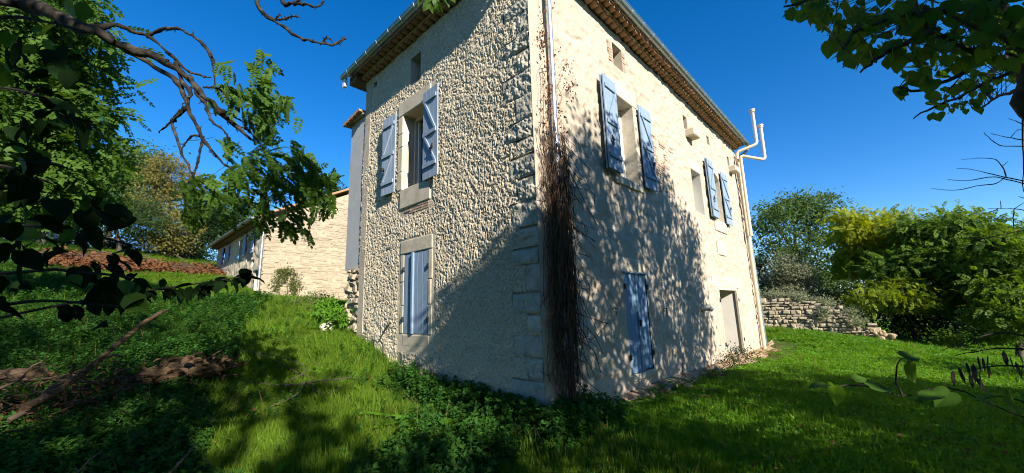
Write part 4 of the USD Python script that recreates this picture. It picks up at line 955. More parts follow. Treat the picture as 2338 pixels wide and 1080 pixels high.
for x, y, a in ((962, 2, -.5), (975, 12, -.3), (988, 16, .0), (1003, 14, .3), (1018, 4, .6), (980, -4, -.6), (1012, -6, .5), (995, 4, .1), (1028, -5, .9), (968, -10, -.9)):
    ax = unit(RT * a - UP * .8 + g.normal(0, .1, 3)); obj('leaf', stamp(OVAL[0] * [1.25, 1, 1], OVAL[1], frames(ax[None], unit(-fw + g.normal(0, .4, 3))[None]), (at(x, y, 3.2) - ax * .04)[None], .1), M['pinn'], sp)

# ------------------------------------------------------------------ near dark leaves at the far left, and the low spray
nl = thing('shade_vine', 'large dark leaves close to the camera at the left edge, in shade', 'vine')
n = 0
spots = [(g.uniform(-30, 175) * (1 if y < 330 else .9), y) for y in g.uniform(20, 330, 26)] + [(g.uniform(-30, 300), y) for y in g.uniform(470, 720, 46)] + [(g.uniform(-30, 110), y) for y in g.uniform(330, 480, 14)]
anc = [at(-120, y, 2.0) for y in (50, 200, 380, 520, 640, 720)]
for a, bx, by in zip(anc, (190, 180, 120, 300, 330, 280), (70, 250, 420, 560, 640, 700)):
    obj('stem', branchy([a, (a + at(bx, by, 1.9)) / 2 + [0, 0, .05], at(bx, by, 1.9)], .012, .004, 10, .2, 5, int(by)), M['twig'], nl, 60)
for q, (x, y) in enumerate(spots + [(x + g.normal(0, 22), y + g.normal(0, 18)) for x, y in spots]):
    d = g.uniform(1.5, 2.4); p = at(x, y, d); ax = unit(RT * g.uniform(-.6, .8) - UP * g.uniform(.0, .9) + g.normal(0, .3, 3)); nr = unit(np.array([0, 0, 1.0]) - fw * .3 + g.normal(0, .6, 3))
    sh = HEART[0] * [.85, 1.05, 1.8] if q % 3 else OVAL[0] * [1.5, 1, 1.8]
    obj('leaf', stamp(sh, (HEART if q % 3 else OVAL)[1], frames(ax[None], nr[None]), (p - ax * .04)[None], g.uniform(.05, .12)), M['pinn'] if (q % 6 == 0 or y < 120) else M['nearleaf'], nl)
ls = thing('drooping_spray', 'low spray of drooping dark leaves crossing in front of the grass slope', 'branch')
W = [at(-40, 735, 2.3), at(120, 700, 2.4), at(280, 672, 2.5), at(400, 655, 2.6), at(500, 640, 2.7), at(572, 628, 2.8)]
c = curve(W, 40); obj('stem', tube(c, np.linspace(.009, .003, 40), 5), M['twig'], ls)
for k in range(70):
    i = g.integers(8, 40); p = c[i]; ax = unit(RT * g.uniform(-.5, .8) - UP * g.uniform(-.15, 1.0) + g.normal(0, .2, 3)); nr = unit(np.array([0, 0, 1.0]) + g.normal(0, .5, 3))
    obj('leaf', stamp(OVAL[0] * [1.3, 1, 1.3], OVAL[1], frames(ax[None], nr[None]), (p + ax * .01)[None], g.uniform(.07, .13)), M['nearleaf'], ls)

# ------------------------------------------------------------------ bare twigs and the podded branch at the right
bs = thing('bare_branch', 'leafless dark branch of fine twigs against the sky at the right edge', 'branch')
Q = lambda pts, d: [at(1700 + x / 2.16, y / 2.16, d + .1 * math.sin(x * .02)) for x, y in pts]
for n, (b, ra) in enumerate([([(1420, 915), (1290, 885), (1220, 872), (1100, 890), (1000, 884)], .006), ([(1420, 900), (1270, 870), (1190, 852), (1120, 836), (1045, 830)], .006), ([(1290, 870), (1240, 905), (1160, 914), (1040, 938), (920, 930)], .005), ([(1420, 722), (1280, 720), (1230, 700), (1180, 652)], .006), ([(1420, 696), (1310, 680), (1215, 658)], .005), ([(1420, 640), (1345, 600), (1300, 586)], .005),
                          ([(1290, 870), (1270, 820), (1230, 785), (1150, 780), (1070, 788)], .005), ([(1420, 1045), (1330, 1030), (1200, 1028)], .005), ([(1420, 990), (1370, 975), (1350, 970)], .004), ([(1330, 1030), (1325, 1090), (1330, 1150)], .004), ([(1265, 1030), (1262, 990)], .003), ([(1330, 1030), (1378, 1000)], .004), ([(1420, 500), (1378, 560), (1370, 700), (1378, 800), (1372, 920), (1400, 1000)], .009), ([(1420, 1130), (1300, 1150), (1150, 1180), (1090, 1150)], .006), ([(1270, 820), (1300, 795)], .003), ([(1310, 680), (1350, 640), (1390, 650)], .003)]):
    obj('twig', branchy(Q(b, 3.6), ra, .0022, 14, .3, 4, 120 + n), M['twig'], bs)
pb = thing('podded_branch', 'low branch with hanging dark seed pods and a few heart leaves at the right edge', 'branch')
for n, b in enumerate([[(2360, 800), (2300, 795), (2240, 800), (2180, 812)], [(2360, 840), (2300, 835), (2250, 838), (2200, 850)], [(2400, 975), (2290, 935), (2190, 890), (2120, 888), (2060, 905), (1990, 880), (1940, 868)], [(2060, 905), (2045, 860), (2052, 825), (2075, 812)], [(1990, 880), (1930, 880), (1885, 885)], [(2400, 940), (2290, 905), (2230, 915)], [(2360, 770), (2280, 760), (2215, 778), (2150, 800)]]):
    obj('twig', branchy([at(x, y, 2.3) for x, y in b], .006, .002, 14, .2, 4, 150 + n), M['twig'], pb)
POD = (np.array([[0, 0, 0], [.09, .2, .015], [.1, .6, .015], [0, 1, 0], [-.1, .6, .015], [-.09, .2, .015], [.09, .2, -.015], [.1, .6, -.015], [-.1, .6, -.015], [-.09, .2, -.015]]), np.array([[0, 1, 5], [1, 2, 4], [1, 4, 5], [2, 3, 4], [0, 9, 6], [6, 9, 8], [6, 8, 7], [7, 8, 3], [0, 6, 1], [1, 6, 7], [1, 7, 2], [2, 7, 3], [0, 5, 9], [5, 4, 8], [5, 8, 9], [4, 3, 8]]))
for x, y in [(2175, 845), (2188, 838), (2205, 825), (2222, 830), (2214, 852), (2228, 860), (2235, 845), (2232, 812), (2243, 815), (2256, 808), (2258, 835), (2290, 800), (2305, 812), (2318, 825), (2335, 830), (2325, 800)]:
    ax = unit(np.array([g.normal(0, .12), g.normal(0, .12), -1])); obj('seed_pod', stamp(*POD, frames(ax[None], unit(-fw + g.normal(0, .5, 3))[None]), at(x, y, g.uniform(2.1, 2.5))[None], g.uniform(.075, .11)), M['twig'], pb)
for x, y, a, b, sz in ((2068, 832, .5, -.75, .13), (2062, 815, .95, .05, .1), (1905, 880, .1, -.6, .12), (1885, 878, -.9, -.12, .1), (1985, 882, .9, -.05, .12), (1948, 866, .8, .1, .08), (2290, 905, .7, -.5, .14), (2170, 895, -.5, -.5, .12), (2140, 900, -.8, -.2, .12), (2240, 915, .6, -.3, .12)):
    ax = unit(RT * a + UP * b); obj('leaf', stamp(*HEART, frames(ax[None], unit(-fw * (.9 if sz > .12 else .15) + UP * .6 + g.normal(0, .15, 3))[None]), at(x, y, 2.2)[None], sz), M['judas'], pb)

# ------------------------------------------------------------------ trees and bushes behind the camera that shade the foreground
def shade(name, label, cat, base, blobs, n_per, leaf, m, trunk_r, seed):
    g = np.random.default_rng(seed); b = np.array([base[0], base[1], float(gz(*base)) - .1]); t = thing(name, label, cat, b)
    wood, LP, LA = [], [], []; hub = np.mean([c for c, r in blobs], axis=0) - b; hub[:2] *= .5; hub[2] *= .5
    wood.append(tube(curve([(0, 0, 0), hub * [.4, .4, .6], hub], 6), np.linspace(trunk_r, trunk_r * .5, 6), 8))
    for c, r in blobs:
        c = np.array(c) - b; wood.append(tube(curve([hub * .8, (hub + c) / 2 + [0, 0, .2], c], 6), np.linspace(trunk_r * .5, .012, 6), 5))
        for q in range(int(n_per * r * r)):
            tip = c + unit(g.normal(0, 1, 3)) * r * g.uniform(.05, 1) ** .5; m_ = g.integers(6, 16)
            LP.append(tip + g.normal(0, .16, (m_, 3)) * [1, 1, .7]); LA.append(unit(g.normal(0, .6, (m_, 3)) + [0, 0, -.8]))
    LP, LA = np.vstack(LP), np.vstack(LA)
    obj('trunk', join(wood), M['bark'], t, 60); obj('crown', stamp(OVAL[0] * [1.5, 1, 1], OVAL[1], frames(LA, unit(g.normal(0, 1, LA.shape))), LP, leaf * g.uniform(.6, 1.25, len(LP))), m, t)


shade('hazel_bush', 'tall hazel bush behind the viewpoint, nearest the judas tree', 'bush', (.5, -9), [((-2.1, -8.0, 6.95), .72), ((-2.0, -8.1, 6.0), .78), ((-2.05, -8.0, 5.1), .72), ((-2.2, -8.3, 6.3), .6), ((-2.2, -7.7, 6.6), .55), ((-1.6, -8.4, 4.2), .85), ((-2.0, -8.3, 7.3), .5), ((-.4, -8.4, 3.2), .9), ((.8, -8.5, 2.6), .9), ((2.0, -8.6, 2.6), .9), ((3.2, -8.4, 2.7), .9), ((4.6, -8.6, 2.6), .9), ((5.6, -8.6, 2.0), .8), ((-.2, -8.5, 1.5), .8), ((1.6, -8.6, 1.3), .8), ((3.6, -8.6, 1.2), .8), ((5.0, -8.8, 1.0), .7), ((6.7, -8.7, 2.2), .9), ((7.5, -8.8, 1.3), .8), ((2.6, -8.7, 3.5), .8), ((5.8, -8.8, 3.0), .7)], 170, .125, M['judas'], .06, 201)
shade('hazel_bush', 'lower hazel bush behind the viewpoint, to its left', 'bush', (-4.5, -8.5), [((-2.9, -8.0, 3.9), .75), ((-3.4, -7.6, 2.6), .8), ((-2.2, -8.0, 2.2), .7), ((-4.8, -7.6, 4.2), .8), ((-4.6, -7.5, 2.4), .8), ((-5.8, -7.2, 3.2), .8), ((-6.9, -7.0, 4.4), .9), ((-3.1, -8, 1.2), .6)], 90, .12, M['nettle'], .06, 202)
shade('shade_tree', 'tall leafy tree behind the viewpoint on the left', 'tree', (-9.5, -5.5), [((-6.6, -5.6, 6.6), .9), ((-7.8, -5.8, 7.8), 1.2), ((-6.9, -6.0, 5.2), .9), ((-8.4, -5, 6.2), 1.2), ((-9.8, -4.6, 7.6), 1.4), ((-10, -4, 5.6), 1.3), ((-8.0, -4.6, 4.6), .9), ((-11.5, -3.5, 8.6), 1.5), ((-6.4, -4.2, 7.9), 1.2), ((-7.2, -2.0, 7.6), 1.2), ((-9.2, -6.8, 9.2), 1.2), ((-12.5, -2, 6.5), 1.5)], 26, .13, M['pinn'], .2, 203)
shade('wood_tree', 'broad dark tree of the wood left of the viewpoint, nearest the house', 'tree', (-13, -2), [((-12, -1, 4), 2.2), ((-13, -3, 7), 2.6), ((-14, 0, 9.5), 2.6), ((-11.5, -5, 9), 2.2), ((-13, -6, 5), 2.4), ((-12, 2.0, 7), 2.0), ((-11.5, .5, 2), 1.6)], 30, .26, LM['dark'], .3, 204)
shade('wood_tree', 'broad dark tree of the wood farther behind the viewpoint', 'tree', (-9, -13), [((-8, -12, 4), 2.4), ((-10, -12, 7), 2.6), ((-6, -13.5, 6), 2.4), ((-8, -14, 9), 2.6), ((-11, -9.5, 3), 2.2), ((-4, -14.5, 3.5), 2.4), ((-11, -9, 9), 2.2)], 30, .26, LM['dark'], .3, 205)
shade('wood_tree', 'broad dark tree of the wood behind the judas tree', 'tree', (3, -19), [((0, -18, 4), 2.6), ((3, -19, 7), 2.8), ((6, -18, 4), 2.6), ((9, -19, 5.5), 2.8), ((13, -20, 4), 2.8), ((-3, -19, 6), 2.6)], 28, .28, LM['dark'], .3, 206)

# ------------------------------------------------------------------ dead creeper round the corner downpipe
dv = thing('dead_creeper', 'dead brown creeper matted round the downpipe at the house corner', 'creeper'); g = np.random.default_rng(60)
WZ = [0.2, 1.0, 2.0, 3.2, 4.0, 4.8, 5.6, 6.3]; WW = [.15, .17, .17, .19, .23, .26, .2, .1]
for k in range(14):
    zt = g.uniform(2.4, 4.4); n = 12; z = np.linspace(.15 if k < 6 else g.uniform(.3, 1.6), zt, n); x0_ = g.normal(0, .12)
    x = .43 + x0_ * (1 + .6 * np.sin(z * g.uniform(.6, 1.4) + k)) + .02 * g.normal(0, 1, n).cumsum() * .5; y = -.09 - abs(g.normal(.03, .035)) + .012 * g.normal(0, 1, n)
    obj('stem', tube(curve(np.stack([x, y, z], 1), 22), np.linspace(g.uniform(.012, .03), .005, 22), 6), M['vine'], dv, 60)
st, lf = [], []
for k in range(470):
    zt = np.clip(g.normal(2.75, 1.05), .7, 6.3); ln = g.uniform(.4, 1.9); n = 8; z = np.linspace(zt, max(g.uniform(.25, 1.5), zt - ln), n) if zt > 1.6 else np.linspace(zt, zt * .4, n); w = np.interp(z, WZ, WW); a = np.clip(g.normal(0, .75), -1.7, 1.8)
    x = .42 + a * w + .05 * g.normal(0, 1, n).cumsum(); y = -.03 - abs(g.normal(.06, .05)) * np.exp(-(a * .9) ** 2) * 1.3 - .01 * np.abs(g.normal(0, 1, n))
    st.append(tube(curve(np.stack([x, y, z], 1), 14), g.uniform(.0018, .006), 3, False))
for k in range(80):   # loose hanging runners and the tangle at the foot
    p = np.array([.45 + g.normal(0, .12), -.1, g.uniform(.5, 4.4)]); e = p + [g.normal(.15, .35), -g.uniform(.05, .3), -g.uniform(.1, .9)]
    st.append(tube(curve([p, (p + e) / 2 + g.normal(0, .1, 3), e], 10), g.uniform(.003, .007), 4, False))
obj('strands', join(st[:330]), M['strand'], dv, kind='stuff'); obj('dark_strands', join(st[330:]), M['vine'], dv, kind='stuff')
n = 420; z = np.clip(g.normal(4.6, 1.1, n), .6, 6.7); a = g.normal(0, .75, n); P = np.stack([.42 + a * np.interp(z, WZ, WW), -.04 - np.abs(g.normal(.04, .04, n)), z], 1)
k = g.choice(n, 60); P[k] = np.stack([.95 + g.normal(0, .13, 60), -.03 - g.uniform(0, .03, 60), 5.55 + g.normal(0, .22, 60)], 1)
k = g.choice(n, 50); P[k] = np.stack([.25 + g.normal(0, .05, 50), -.05 - g.uniform(0, .03, 50), 5.95 + g.normal(0, .18, 50)], 1)
obj('dry_leaves', stamp(OVAL[0] * [1.3, 1, 2.5], OVAL[1], frames(unit(g.normal(0, .6, (n, 3)) + [0, 0, -1]), unit(g.normal(0, .6, (n, 3)) + [0, -1, 0])), P, g.uniform(.025, .06, n)), M['deadleaf'], dv, kind='stuff')

# ------------------------------------------------------------------ fallen wood on the left
g = np.random.default_rng(70)
def on(x, y, dz=0.0): return np.array([x, y, float(gz(x, y)) + dz])
def down(x, y, d, dz=0.0):
    """On the ground under the sight line of a pixel at about depth d."""
    p = at(x, y, d)
    for _ in range(30):
        e = p[2] - float(gz(p[0], p[1])) ; d += e * .55 * (1 if True else 0); p = at(x, y, max(d, 1))
    return on(p[0], p[1], dz)


fl = thing('fallen_log', 'rotten fallen log with a splintered crown end lying in the nettles', 'log')
A, B = at(300, 880, 5.3), at(515, 790, 6.0)
A, B = on(A[0], A[1], .16), on(B[0], B[1], .26)
c = curve([A, A * .6 + B * .4 + [0, 0, .05], B], 26); n = 14
c_log = c.copy(); rad = np.interp(np.linspace(0, 1, 26), [0, .2, .5, .8, .95, 1], [.07, .12, .15, .14, .10, .04]); v, f = tube(c, rad, n)
dirn = unit(B - A); rel = v - A; ang_ = np.arctan2(rel @ np.array([0, 0, 1.0]), rel @ unit(np.cross(dirn, [0, 0, 1.0])))
v = v + (meshkit.fbm(np.stack([ang_ * 5, rel @ dirn * 1.2, ang_ * 0], 1), 4, 3)[:, None] - .5) * .10 * np.where(ang_ > -9, 1, 1)[:, None] * unit(v - (A + (rel @ dirn)[:, None] * dirn))
obj('trunk', (v, f), M['log'], fl, 50)
for k in range(20):
    a = B - dirn * g.uniform(.0, .5) + g.normal(0, .07, 3); obj('splinter', tube([a, a + dirn * g.uniform(.1, .4) + g.normal(0, .07, 3)], [g.uniform(.015, .04), .004], 4), M['log'], fl)
for k in range(90):
    a = c[g.integers(4, 26)] + g.normal(0, .12, 3) * [1, 1, .6] + [0, 0, .05]; ax = unit(dirn + g.normal(0, .5, 3)); obj('bark_flake', stamp(OVAL[0] * [1.1, 1, 3], OVAL[1], frames(ax[None], unit(g.normal(0, .4, 3) + [0, 0, 1])[None]), a[None], g.uniform(.08, .2)), M['log'] if k % 3 else M['strand'], fl)


def stick(name, label, pts, ra, rb, m, seed, n=16, wob=.35, sub=()):
    t = thing(name, label, 'branch'); w = [at(*p) for p in pts]; w = [np.array([p[0], p[1], max(p[2], float(gz(p[0], p[1])) + .02)]) for p in w]
    obj('stem', branchy(w, ra, rb, n, wob, 7, seed), m, t, 60)
    for i, sp in enumerate(sub):
        q = [at(*p) for p in sp]; obj('side_branch', branchy([np.array([p[0], p[1], max(p[2], float(gz(p[0], p[1])) + .02)]) for p in q], ra * .4, rb * .6, 10, wob, 5, seed + 31 + i), m, t, 60)


stick('fallen_branch', 'long dark fallen branch slanting up over the nettles', [(60, 930, 4.0), (150, 880, 4.5), (240, 805, 5.0), (320, 745, 5.5), (380, 708, 5.9)], .045, .025, M['log'], 301, sub=[[(225, 818, 4.9), (260, 812, 5.0), (280, 815, 5.1)], [(150, 880, 4.5), (172, 830, 4.5)]])
stick('bleached_branch', 'pale bleached forked branch at the left edge by the brush heap', [(-20, 895, 4.0), (40, 870, 4.1), (75, 835, 4.2), (95, 828, 4.25)], .016, .006, M['stick'], 311, sub=[[(40, 870, 4.1), (90, 895, 4.2), (150, 880, 4.3)]])
stick('bleached_branch', 'pale crooked branch lying along the foot of the brush heap', [(20, 960, 3.9), (80, 925, 4.1), (110, 890, 4.3), (150, 870, 4.5), (210, 875, 4.8)], .026, .01, M['stick'], 321)
stick('bleached_branch', 'greyish branch running below the fallen log', [(150, 925, 4.5), (230, 905, 4.9), (290, 885, 5.2), (350, 858, 5.6), (380, 855, 5.8)], .028, .014, M['stick'], 331)
stick('dead_bough', 'dark dead bough lying in the shaded grass before the house wall', [(560, 870, 6.0), (640, 880, 6.0), (720, 872, 6.1), (800, 862, 6.2)], .022, .008, M['bark'], 341, sub=[[(640, 880, 6.0), (700, 840, 6.2), (620, 810, 6.6), (560, 800, 6.9)], [(700, 875, 6.0), (740, 900, 5.8), (790, 880, 5.9)], [(620, 880, 6.0), (600, 905, 5.8)], [(700, 872, 6.0), (670, 905, 5.6), (600, 945, 5.3)]])
stick('arching_twig', 'thin brown dead stems arching across the shade towards the wall', [(540, 800, 7.2), (600, 812, 6.9), (680, 850, 6.5), (760, 880, 6.2)], .014, .006, M['stick'], 351, sub=[[(560, 803, 7.1), (640, 830, 6.8), (720, 850, 6.6)]])
stick('bare_stick', 'straight pale stick leaning in the grass at the bottom edge', [(385, 1085, 3.2), (420, 1045, 3.3), (450, 1010, 3.4)], .014, .006, M['stick'], 361)
stick('bare_stick', 'thin dry stalk standing among the nettles left of the sunny grass', [(530, 935, 4.6), (545, 895, 4.6), (562, 865, 4.6)], .007, .004, M['stick'], 371)
stick('bare_stick', 'short dry stalk leaning left in the bottom left corner', [(175, 1082, 3.2), (205, 1050, 3.3), (235, 1028, 3.4)], .007, .004, M['stick'], 381)
stick('log_end', 'short brown piece of log half hidden left of the brush heap', [(-30, 862, 5.0), (30, 855, 5.0), (95, 848, 5.1)], .07, .06, M['log'], 391, 8, .2)
bh = thing('brush_heap', 'heap of broken twigs and brown dead leaves on the left', 'brush heap'); ctr = at(120, 890, 4.6); ctr = on(ctr[0], ctr[1])
tw = []
for k in range(170):
    a = ctr + g.normal(0, .38, 3) * [1.1, 1.1, 0]; a = on(a[0], a[1], abs(g.normal(.16, .14))); d = unit(g.normal(0, 1, 3) * [1, 1, .3]) * g.uniform(.2, .6)
    m = branchy([a, a + d * .5 + g.normal(0, .05, 3), a + d], g.uniform(.004, .014), .002, 7, .3, 4, k)
    if k < 60:
        obj('twig', m, M['stick'] if k % 3 == 0 else M['vine'], bh, 60)
    else:
        tw.append(m)
obj('fine_twigs', join(tw), M['vine'], bh, kind='stuff')
n = 520; P = ctr + g.normal(0, .4, (n, 3)) * [1, 1, 0]; P[:, 2] = gz(P[:, 0], P[:, 1]) + np.abs(g.normal(.13, .12, n)); dl = stamp(OVAL[0] * [1.6, 1, 3], OVAL[1], frames(unit(g.normal(0, 1, (n, 3))), unit(g.normal(0, .7, (n, 3)) + [0, 0, 1])), P, g.uniform(.025, .065, n)); obj('dead_leaves', dl, M['deadleaf'], bh, kind='stuff')
# rust-coloured heap of cuttings in the sun, up the slope
rh = thing('rusty_heap', 'long heap of rust-brown cuttings and dead leaves at the top of the grass slope', 'leaf heap')
n = 9000; t_ = g.uniform(0, 1, n); x_ = 170 + 330 * t_ + g.normal(0, 12, n); hh = np.interp(t_, [0, .25, .5, .75, 1], [.5, .8, .55, .45, .15])
dd = np.interp(t_, [0, 1], [19, 27.5]); P = at(0, 0, 0)[None] + dd[:, None] * (fw + RT * ((x_ - 1169) / 881)[:, None]); P[:, :2] += g.normal(0, .9, (n, 2)); rr_ = g.uniform(0, 1, n) ** .6
P[:, 2] = gz(P[:, 0], P[:, 1]) + hh * rr_ * np.exp(-g.uniform(0, 1, n)); obj('dead_leaves', stamp(OVAL[0] * [1.5, 1, 2], OVAL[1], frames(unit(g.normal(0, 1, (n, 3)) * [1, 1, .5]), unit(g.normal(0, .6, (n, 3)) + [-.2, -.5, 1])), P, g.uniform(.1, .26, n)), M['rust'], rh, kind='stuff')
for k in range(80):
    a = P[g.integers(0, n)] + [0, 0, .15]; d = unit(g.normal(0, 1, 3) * [1, .6, .12]) * g.uniform(.6, 1.8); obj('cut_stick', tube(curve([a, a + d * .5 + [0, 0, .06], a + d], 5), g.uniform(.012, .03), 4), M['stick'], rh)
for nm, lb, x, y, d, r in (('stone_block', 'pale boulder in the shade at the edge of the grass on the left', 225, 703, 14, .2), ('stone_block', 'low pale stone in the grass below the outbuilding corner', 745, 770, 9.3, .14)):
    p = at(x, y, d); m = trimesh.creation.icosphere(2, r); m.vertices += (meshkit.fbm(m.vertices * 6, 3, 3)[:, None] - .5) * r * .9; m.vertices *= [1.3, 1, .8]; m.apply_translation([p[0], p[1], float(gz(p[0], p[1])) + r * .35]); obj(nm, m, M['cream'], None, False, label=lb, cat='stone')
for k in range(34):   # loose stones and bits of debris along the front wall
    x = g.uniform(2.2, 6.6); y = -abs(g.normal(.25, .2)) - .05; r = g.uniform(.03, .08); m = trimesh.creation.icosphere(1, r); m.vertices *= g.uniform(.6, 1.4, 3); m.apply_translation(on(x, y, r * .2))
    if k == 0:
        deb = thing('rubble_scatter', 'scattered broken stones and dead sticks at the foot of the front wall', 'rubble')
    obj('stone', m, M['rubble'], deb)
for k in range(60):
    x = g.uniform(2.5, 7) if k < 34 else g.uniform(10.2, 13.6); y = -abs(g.normal(.35, .25)) - .05; a = on(x, y, .04); d = unit(g.normal(0, 1, 3) * [1, .6, .15]) * g.uniform(.2, .7); obj('dead_stick', tube(curve([a, a + d * .5 + [0, 0, .03], a + d], 5), g.uniform(.004, .011), 4), M['strand'], deb)
u_ = np.linspace(1.2, 15.0, 90); w_ = np.linspace(0, 1, 8); uu, ww = np.meshgrid(u_, w_, indexing='ij'); wid = .24 + .3 * np.interp(uu, [1.2, 5, 8, 9, 11, 12.6, 13.4, 15], [0, .5, .5, 1.5, 1.6, 1.5, -.3, -.8]) + .25 * (meshkit.noise(np.stack([uu * 1.3, uu * 0, uu * 0], -1), 3) - .5)
yy = .02 - ww * wid; zz = gz(uu, yy) + .035 - .05 * ww ** 2; i, j = np.meshgrid(np.arange(89), np.arange(7), indexing='ij'); a = i * 8 + j
obj('earth_strip', (np.stack([uu, yy, zz], -1).reshape(-1, 3), np.stack([a, a + 1, a + 9, a + 8], -1).reshape(-1, 4)), M['sand'], None, True, kind='structure')

# ------------------------------------------------------------------ grass, clover, nettles
def protos(kind, g):
    out = []
    for k in range(4):
        ms = []
        if kind == 'grass':
            n = 22; P = np.stack([g.normal(0, .3, n), g.normal(0, .3, n), np.zeros(n)], 1); ax = unit(np.stack([g.normal(0, .38, n), g.normal(0, .38, n), np.ones(n)], 1)); nr = unit(np.stack([g.normal(0, 1, n), g.normal(0, 1, n), np.full(n, .2)], 1))
            ms.append(stamp(BLADE[0] * [1.0, 1, 1], BLADE[1], frames(ax, nr), P, g.uniform(.5, 1.15, n)))
        elif kind == 'clover':
            n = 46; r = np.sqrt(g.uniform(0, 1, n)); t = g.uniform(0, 6.28, n); P = np.stack([r * np.cos(t), r * np.sin(t), .35 * g.uniform(.2, 1, n) * (1.1 - r * .7)], 1)
            ax = unit(np.stack([np.cos(t) + g.normal(0, .7, n), np.sin(t) + g.normal(0, .7, n), g.normal(.1, .3, n)], 1)); ms.append(stamp(DIAMOND[0] * [1.5, 1, 1.2], DIAMOND[1], frames(ax, unit(g.normal(0, .5, (n, 3)) + [0, 0, 1])), P, g.uniform(.22, .42, n)))
            n = 4; P = np.stack([g.normal(0, .5, n), g.normal(0, .5, n), np.zeros(n)], 1); ms.append(stamp(BLADE[0], BLADE[1], frames(unit(g.normal(0, .35, (n, 3)) + [0, 0, 1]), unit(g.normal(0, 1, (n, 3)))), P, g.uniform(.5, 1.1, n)))
        else:   # nettle-like: upright stem, opposite pairs of toothed leaves
            H = 1.0; ms.append(tube([[0, 0, 0], [.03, .02, .5], [.0, .04, H]], [.02, .016, .008], 4, False)); P, A = [], []
            for i, z in enumerate(np.linspace(.2, 1.0, 9)):
                t = i * 1.571 + g.uniform(-.3, .3)
                for s in (0, math.pi):
                    P.append([.02, .02, z]); A.append([math.cos(t + s), math.sin(t + s), g.uniform(-.35, .25)])
            P += [[.02, .03, 1.0]] * 2; A += [[.6, .2, .7], [-.5, .3, .6]]
            ms.append(stamp(OVAL[0] * [1.25, 1, 1.4], OVAL[1], frames(unit(np.array(A)), unit(g.normal(0, .25, (len(A), 3)) + [0, 0, 1])), np.array(P), g.uniform(.2, .36, len(A)) * (1.15 - .4 * np.array(P)[:, 2])))
        out.append(join(ms))
    return out


def scatter(name, kind, m, P, S, tilt, seed):
    g = np.random.default_rng(seed); pi = UsdGeom.PointInstancer.Define(stage, numbered('/World', name)); base = str(pi.GetPath())
    UsdGeom.Scope.Define(stage, base + '/kinds'); rel = pi.CreatePrototypesRel()
    for k, pr in enumerate(protos(kind, g)):
        q = usdkit.mesh(stage, f'{base}/kinds/{kind}_{"abcd"[k]}', pr, m); rel.AddTarget(q.GetPath())
    n = len(P); a = g.uniform(0, 2 * np.pi, n); tx_, ty_ = g.normal(0, tilt, n), g.normal(0, tilt, n)
    Qz = np.stack([np.cos(a / 2), tx_ / 2, ty_ / 2, np.sin(a / 2)], 1); Qz /= np.linalg.norm(Qz, axis=1, keepdims=True)
    pi.CreateProtoIndicesAttr(Vt.IntArray.FromNumpy(g.integers(0, 4, n).astype(np.int32))); pi.CreatePositionsAttr(Vt.Vec3fArray.FromNumpy(P.astype(np.float32)))
    pi.CreateScalesAttr(Vt.Vec3fArray.FromNumpy(S.astype(np.float32))); pi.CreateOrientationsAttr(Vt.QuathArray([Gf.Quath(*map(float, q)) for q in Qz]))
    tag(pi.GetPrim(), kind='stuff'); return pi.GetPrim()


g = np.random.default_rng(90); N = 88000
rr_ = 1.6 * np.exp(g.uniform(0, 1, N) ** .8 * math.log(42 / 1.6)); az = YAW + np.radians(g.uniform(-60, 60, N)); gxp, gyp = EYE[0] + rr_ * np.sin(az), EYE[1] + rr_ * np.cos(az)
ok = ~((gxp > -.03) & (gyp > -.05) & (gxp < 13) & (gyp < 6.3)) & ~((gxp > X0) & (gyp > Y0) & (gxp < X0 + 9) & (gyp < YF)) & ~((gxp > 8) & (gxp < 10.4) & (gyp > -.4) & (gyp < 1))
side = (gxp - WA[0]) * nx_[0] + (gyp - WA[1]) * nx_[1]; ok &= ~((side < 0) & (side > -.5) & (gxp > 15))
gxp, gyp, rr_ = gxp[ok], gyp[ok], rr_[ok]; gzp = gz(gxp, gyp); n = len(gxp)
nz = meshkit.fbm(np.stack([gxp * .55, gyp * .55, gxp * 0], 1), 3, 9); u1 = g.uniform(0, 1, n)
strip = (gyp > -(.5 + .35 * np.interp(gxp, [1.2, 5, 8, 9, 11, 13, 14.2, 15], [0, .5, .5, 1.6, 1.8, 2.0, 1.0, .0]))) & (gyp < .1) & (gxp > 1.2) & (gxp < 14.6)
edge = -3.0 + .2 * (gyp - 1.5) + 2.2 * (nz - .5)
wallside = (gxp > -.62 + .5 * (nz - .5)) & (gxp < .9) & (gyp < 3.2) & (gyp > -.62)
net = ((gxp < edge) & (gyp > .2) & (gyp < 12.5)) | wallside | ((gxp < -4.5) & (gyp >= 12.5)) | ((gxp > -2.6) & (gxp < .6) & (gyp > -1.6) & (gyp < 2.0) & (nz > .57) & (u1 * 7 % 1 < .35))
lawn = (gxp > .3) & (gyp < .1) & ~net
far = 1 + rr_ / 16
nearheap = np.hypot(gxp - ctr[0], gyp - ctr[1]) < .62
nearlog = np.min(np.hypot(gxp[:, None] - c_log[None, :, 0], gyp[:, None] - c_log[None, :, 1]), 1) < .3
fine = (1 - .93 * strip) * (1 - .6 * nearheap) * (1 - .75 * nearlog); keep = u1 < fine
def put(mask): return np.stack([gxp[mask], gyp[mask], gzp[mask] - .015], 1)
mk = net & keep & ((g.uniform(0, 1, n) < .9)); h = (.15 + .22 * nz[mk] + .05 * wallside[mk]) * g.uniform(.5, 1.15, mk.sum()); scatter('broad_leaved_weeds', 'nettle', M['nettle'], put(mk), np.stack([h * .85 * far[mk] ** .5, h * .85 * far[mk] ** .5, h], 1), .16, 1)
mk = lawn & keep; h = (.085 + .05 * nz[mk]) * g.uniform(.6, 1.3, mk.sum()); w = .11 * far[mk] * g.uniform(.7, 1.3, mk.sum()); scatter('clover_lawn', 'clover', M['clover'], put(mk), np.stack([w, w, h * 1.6], 1), .12, 2)
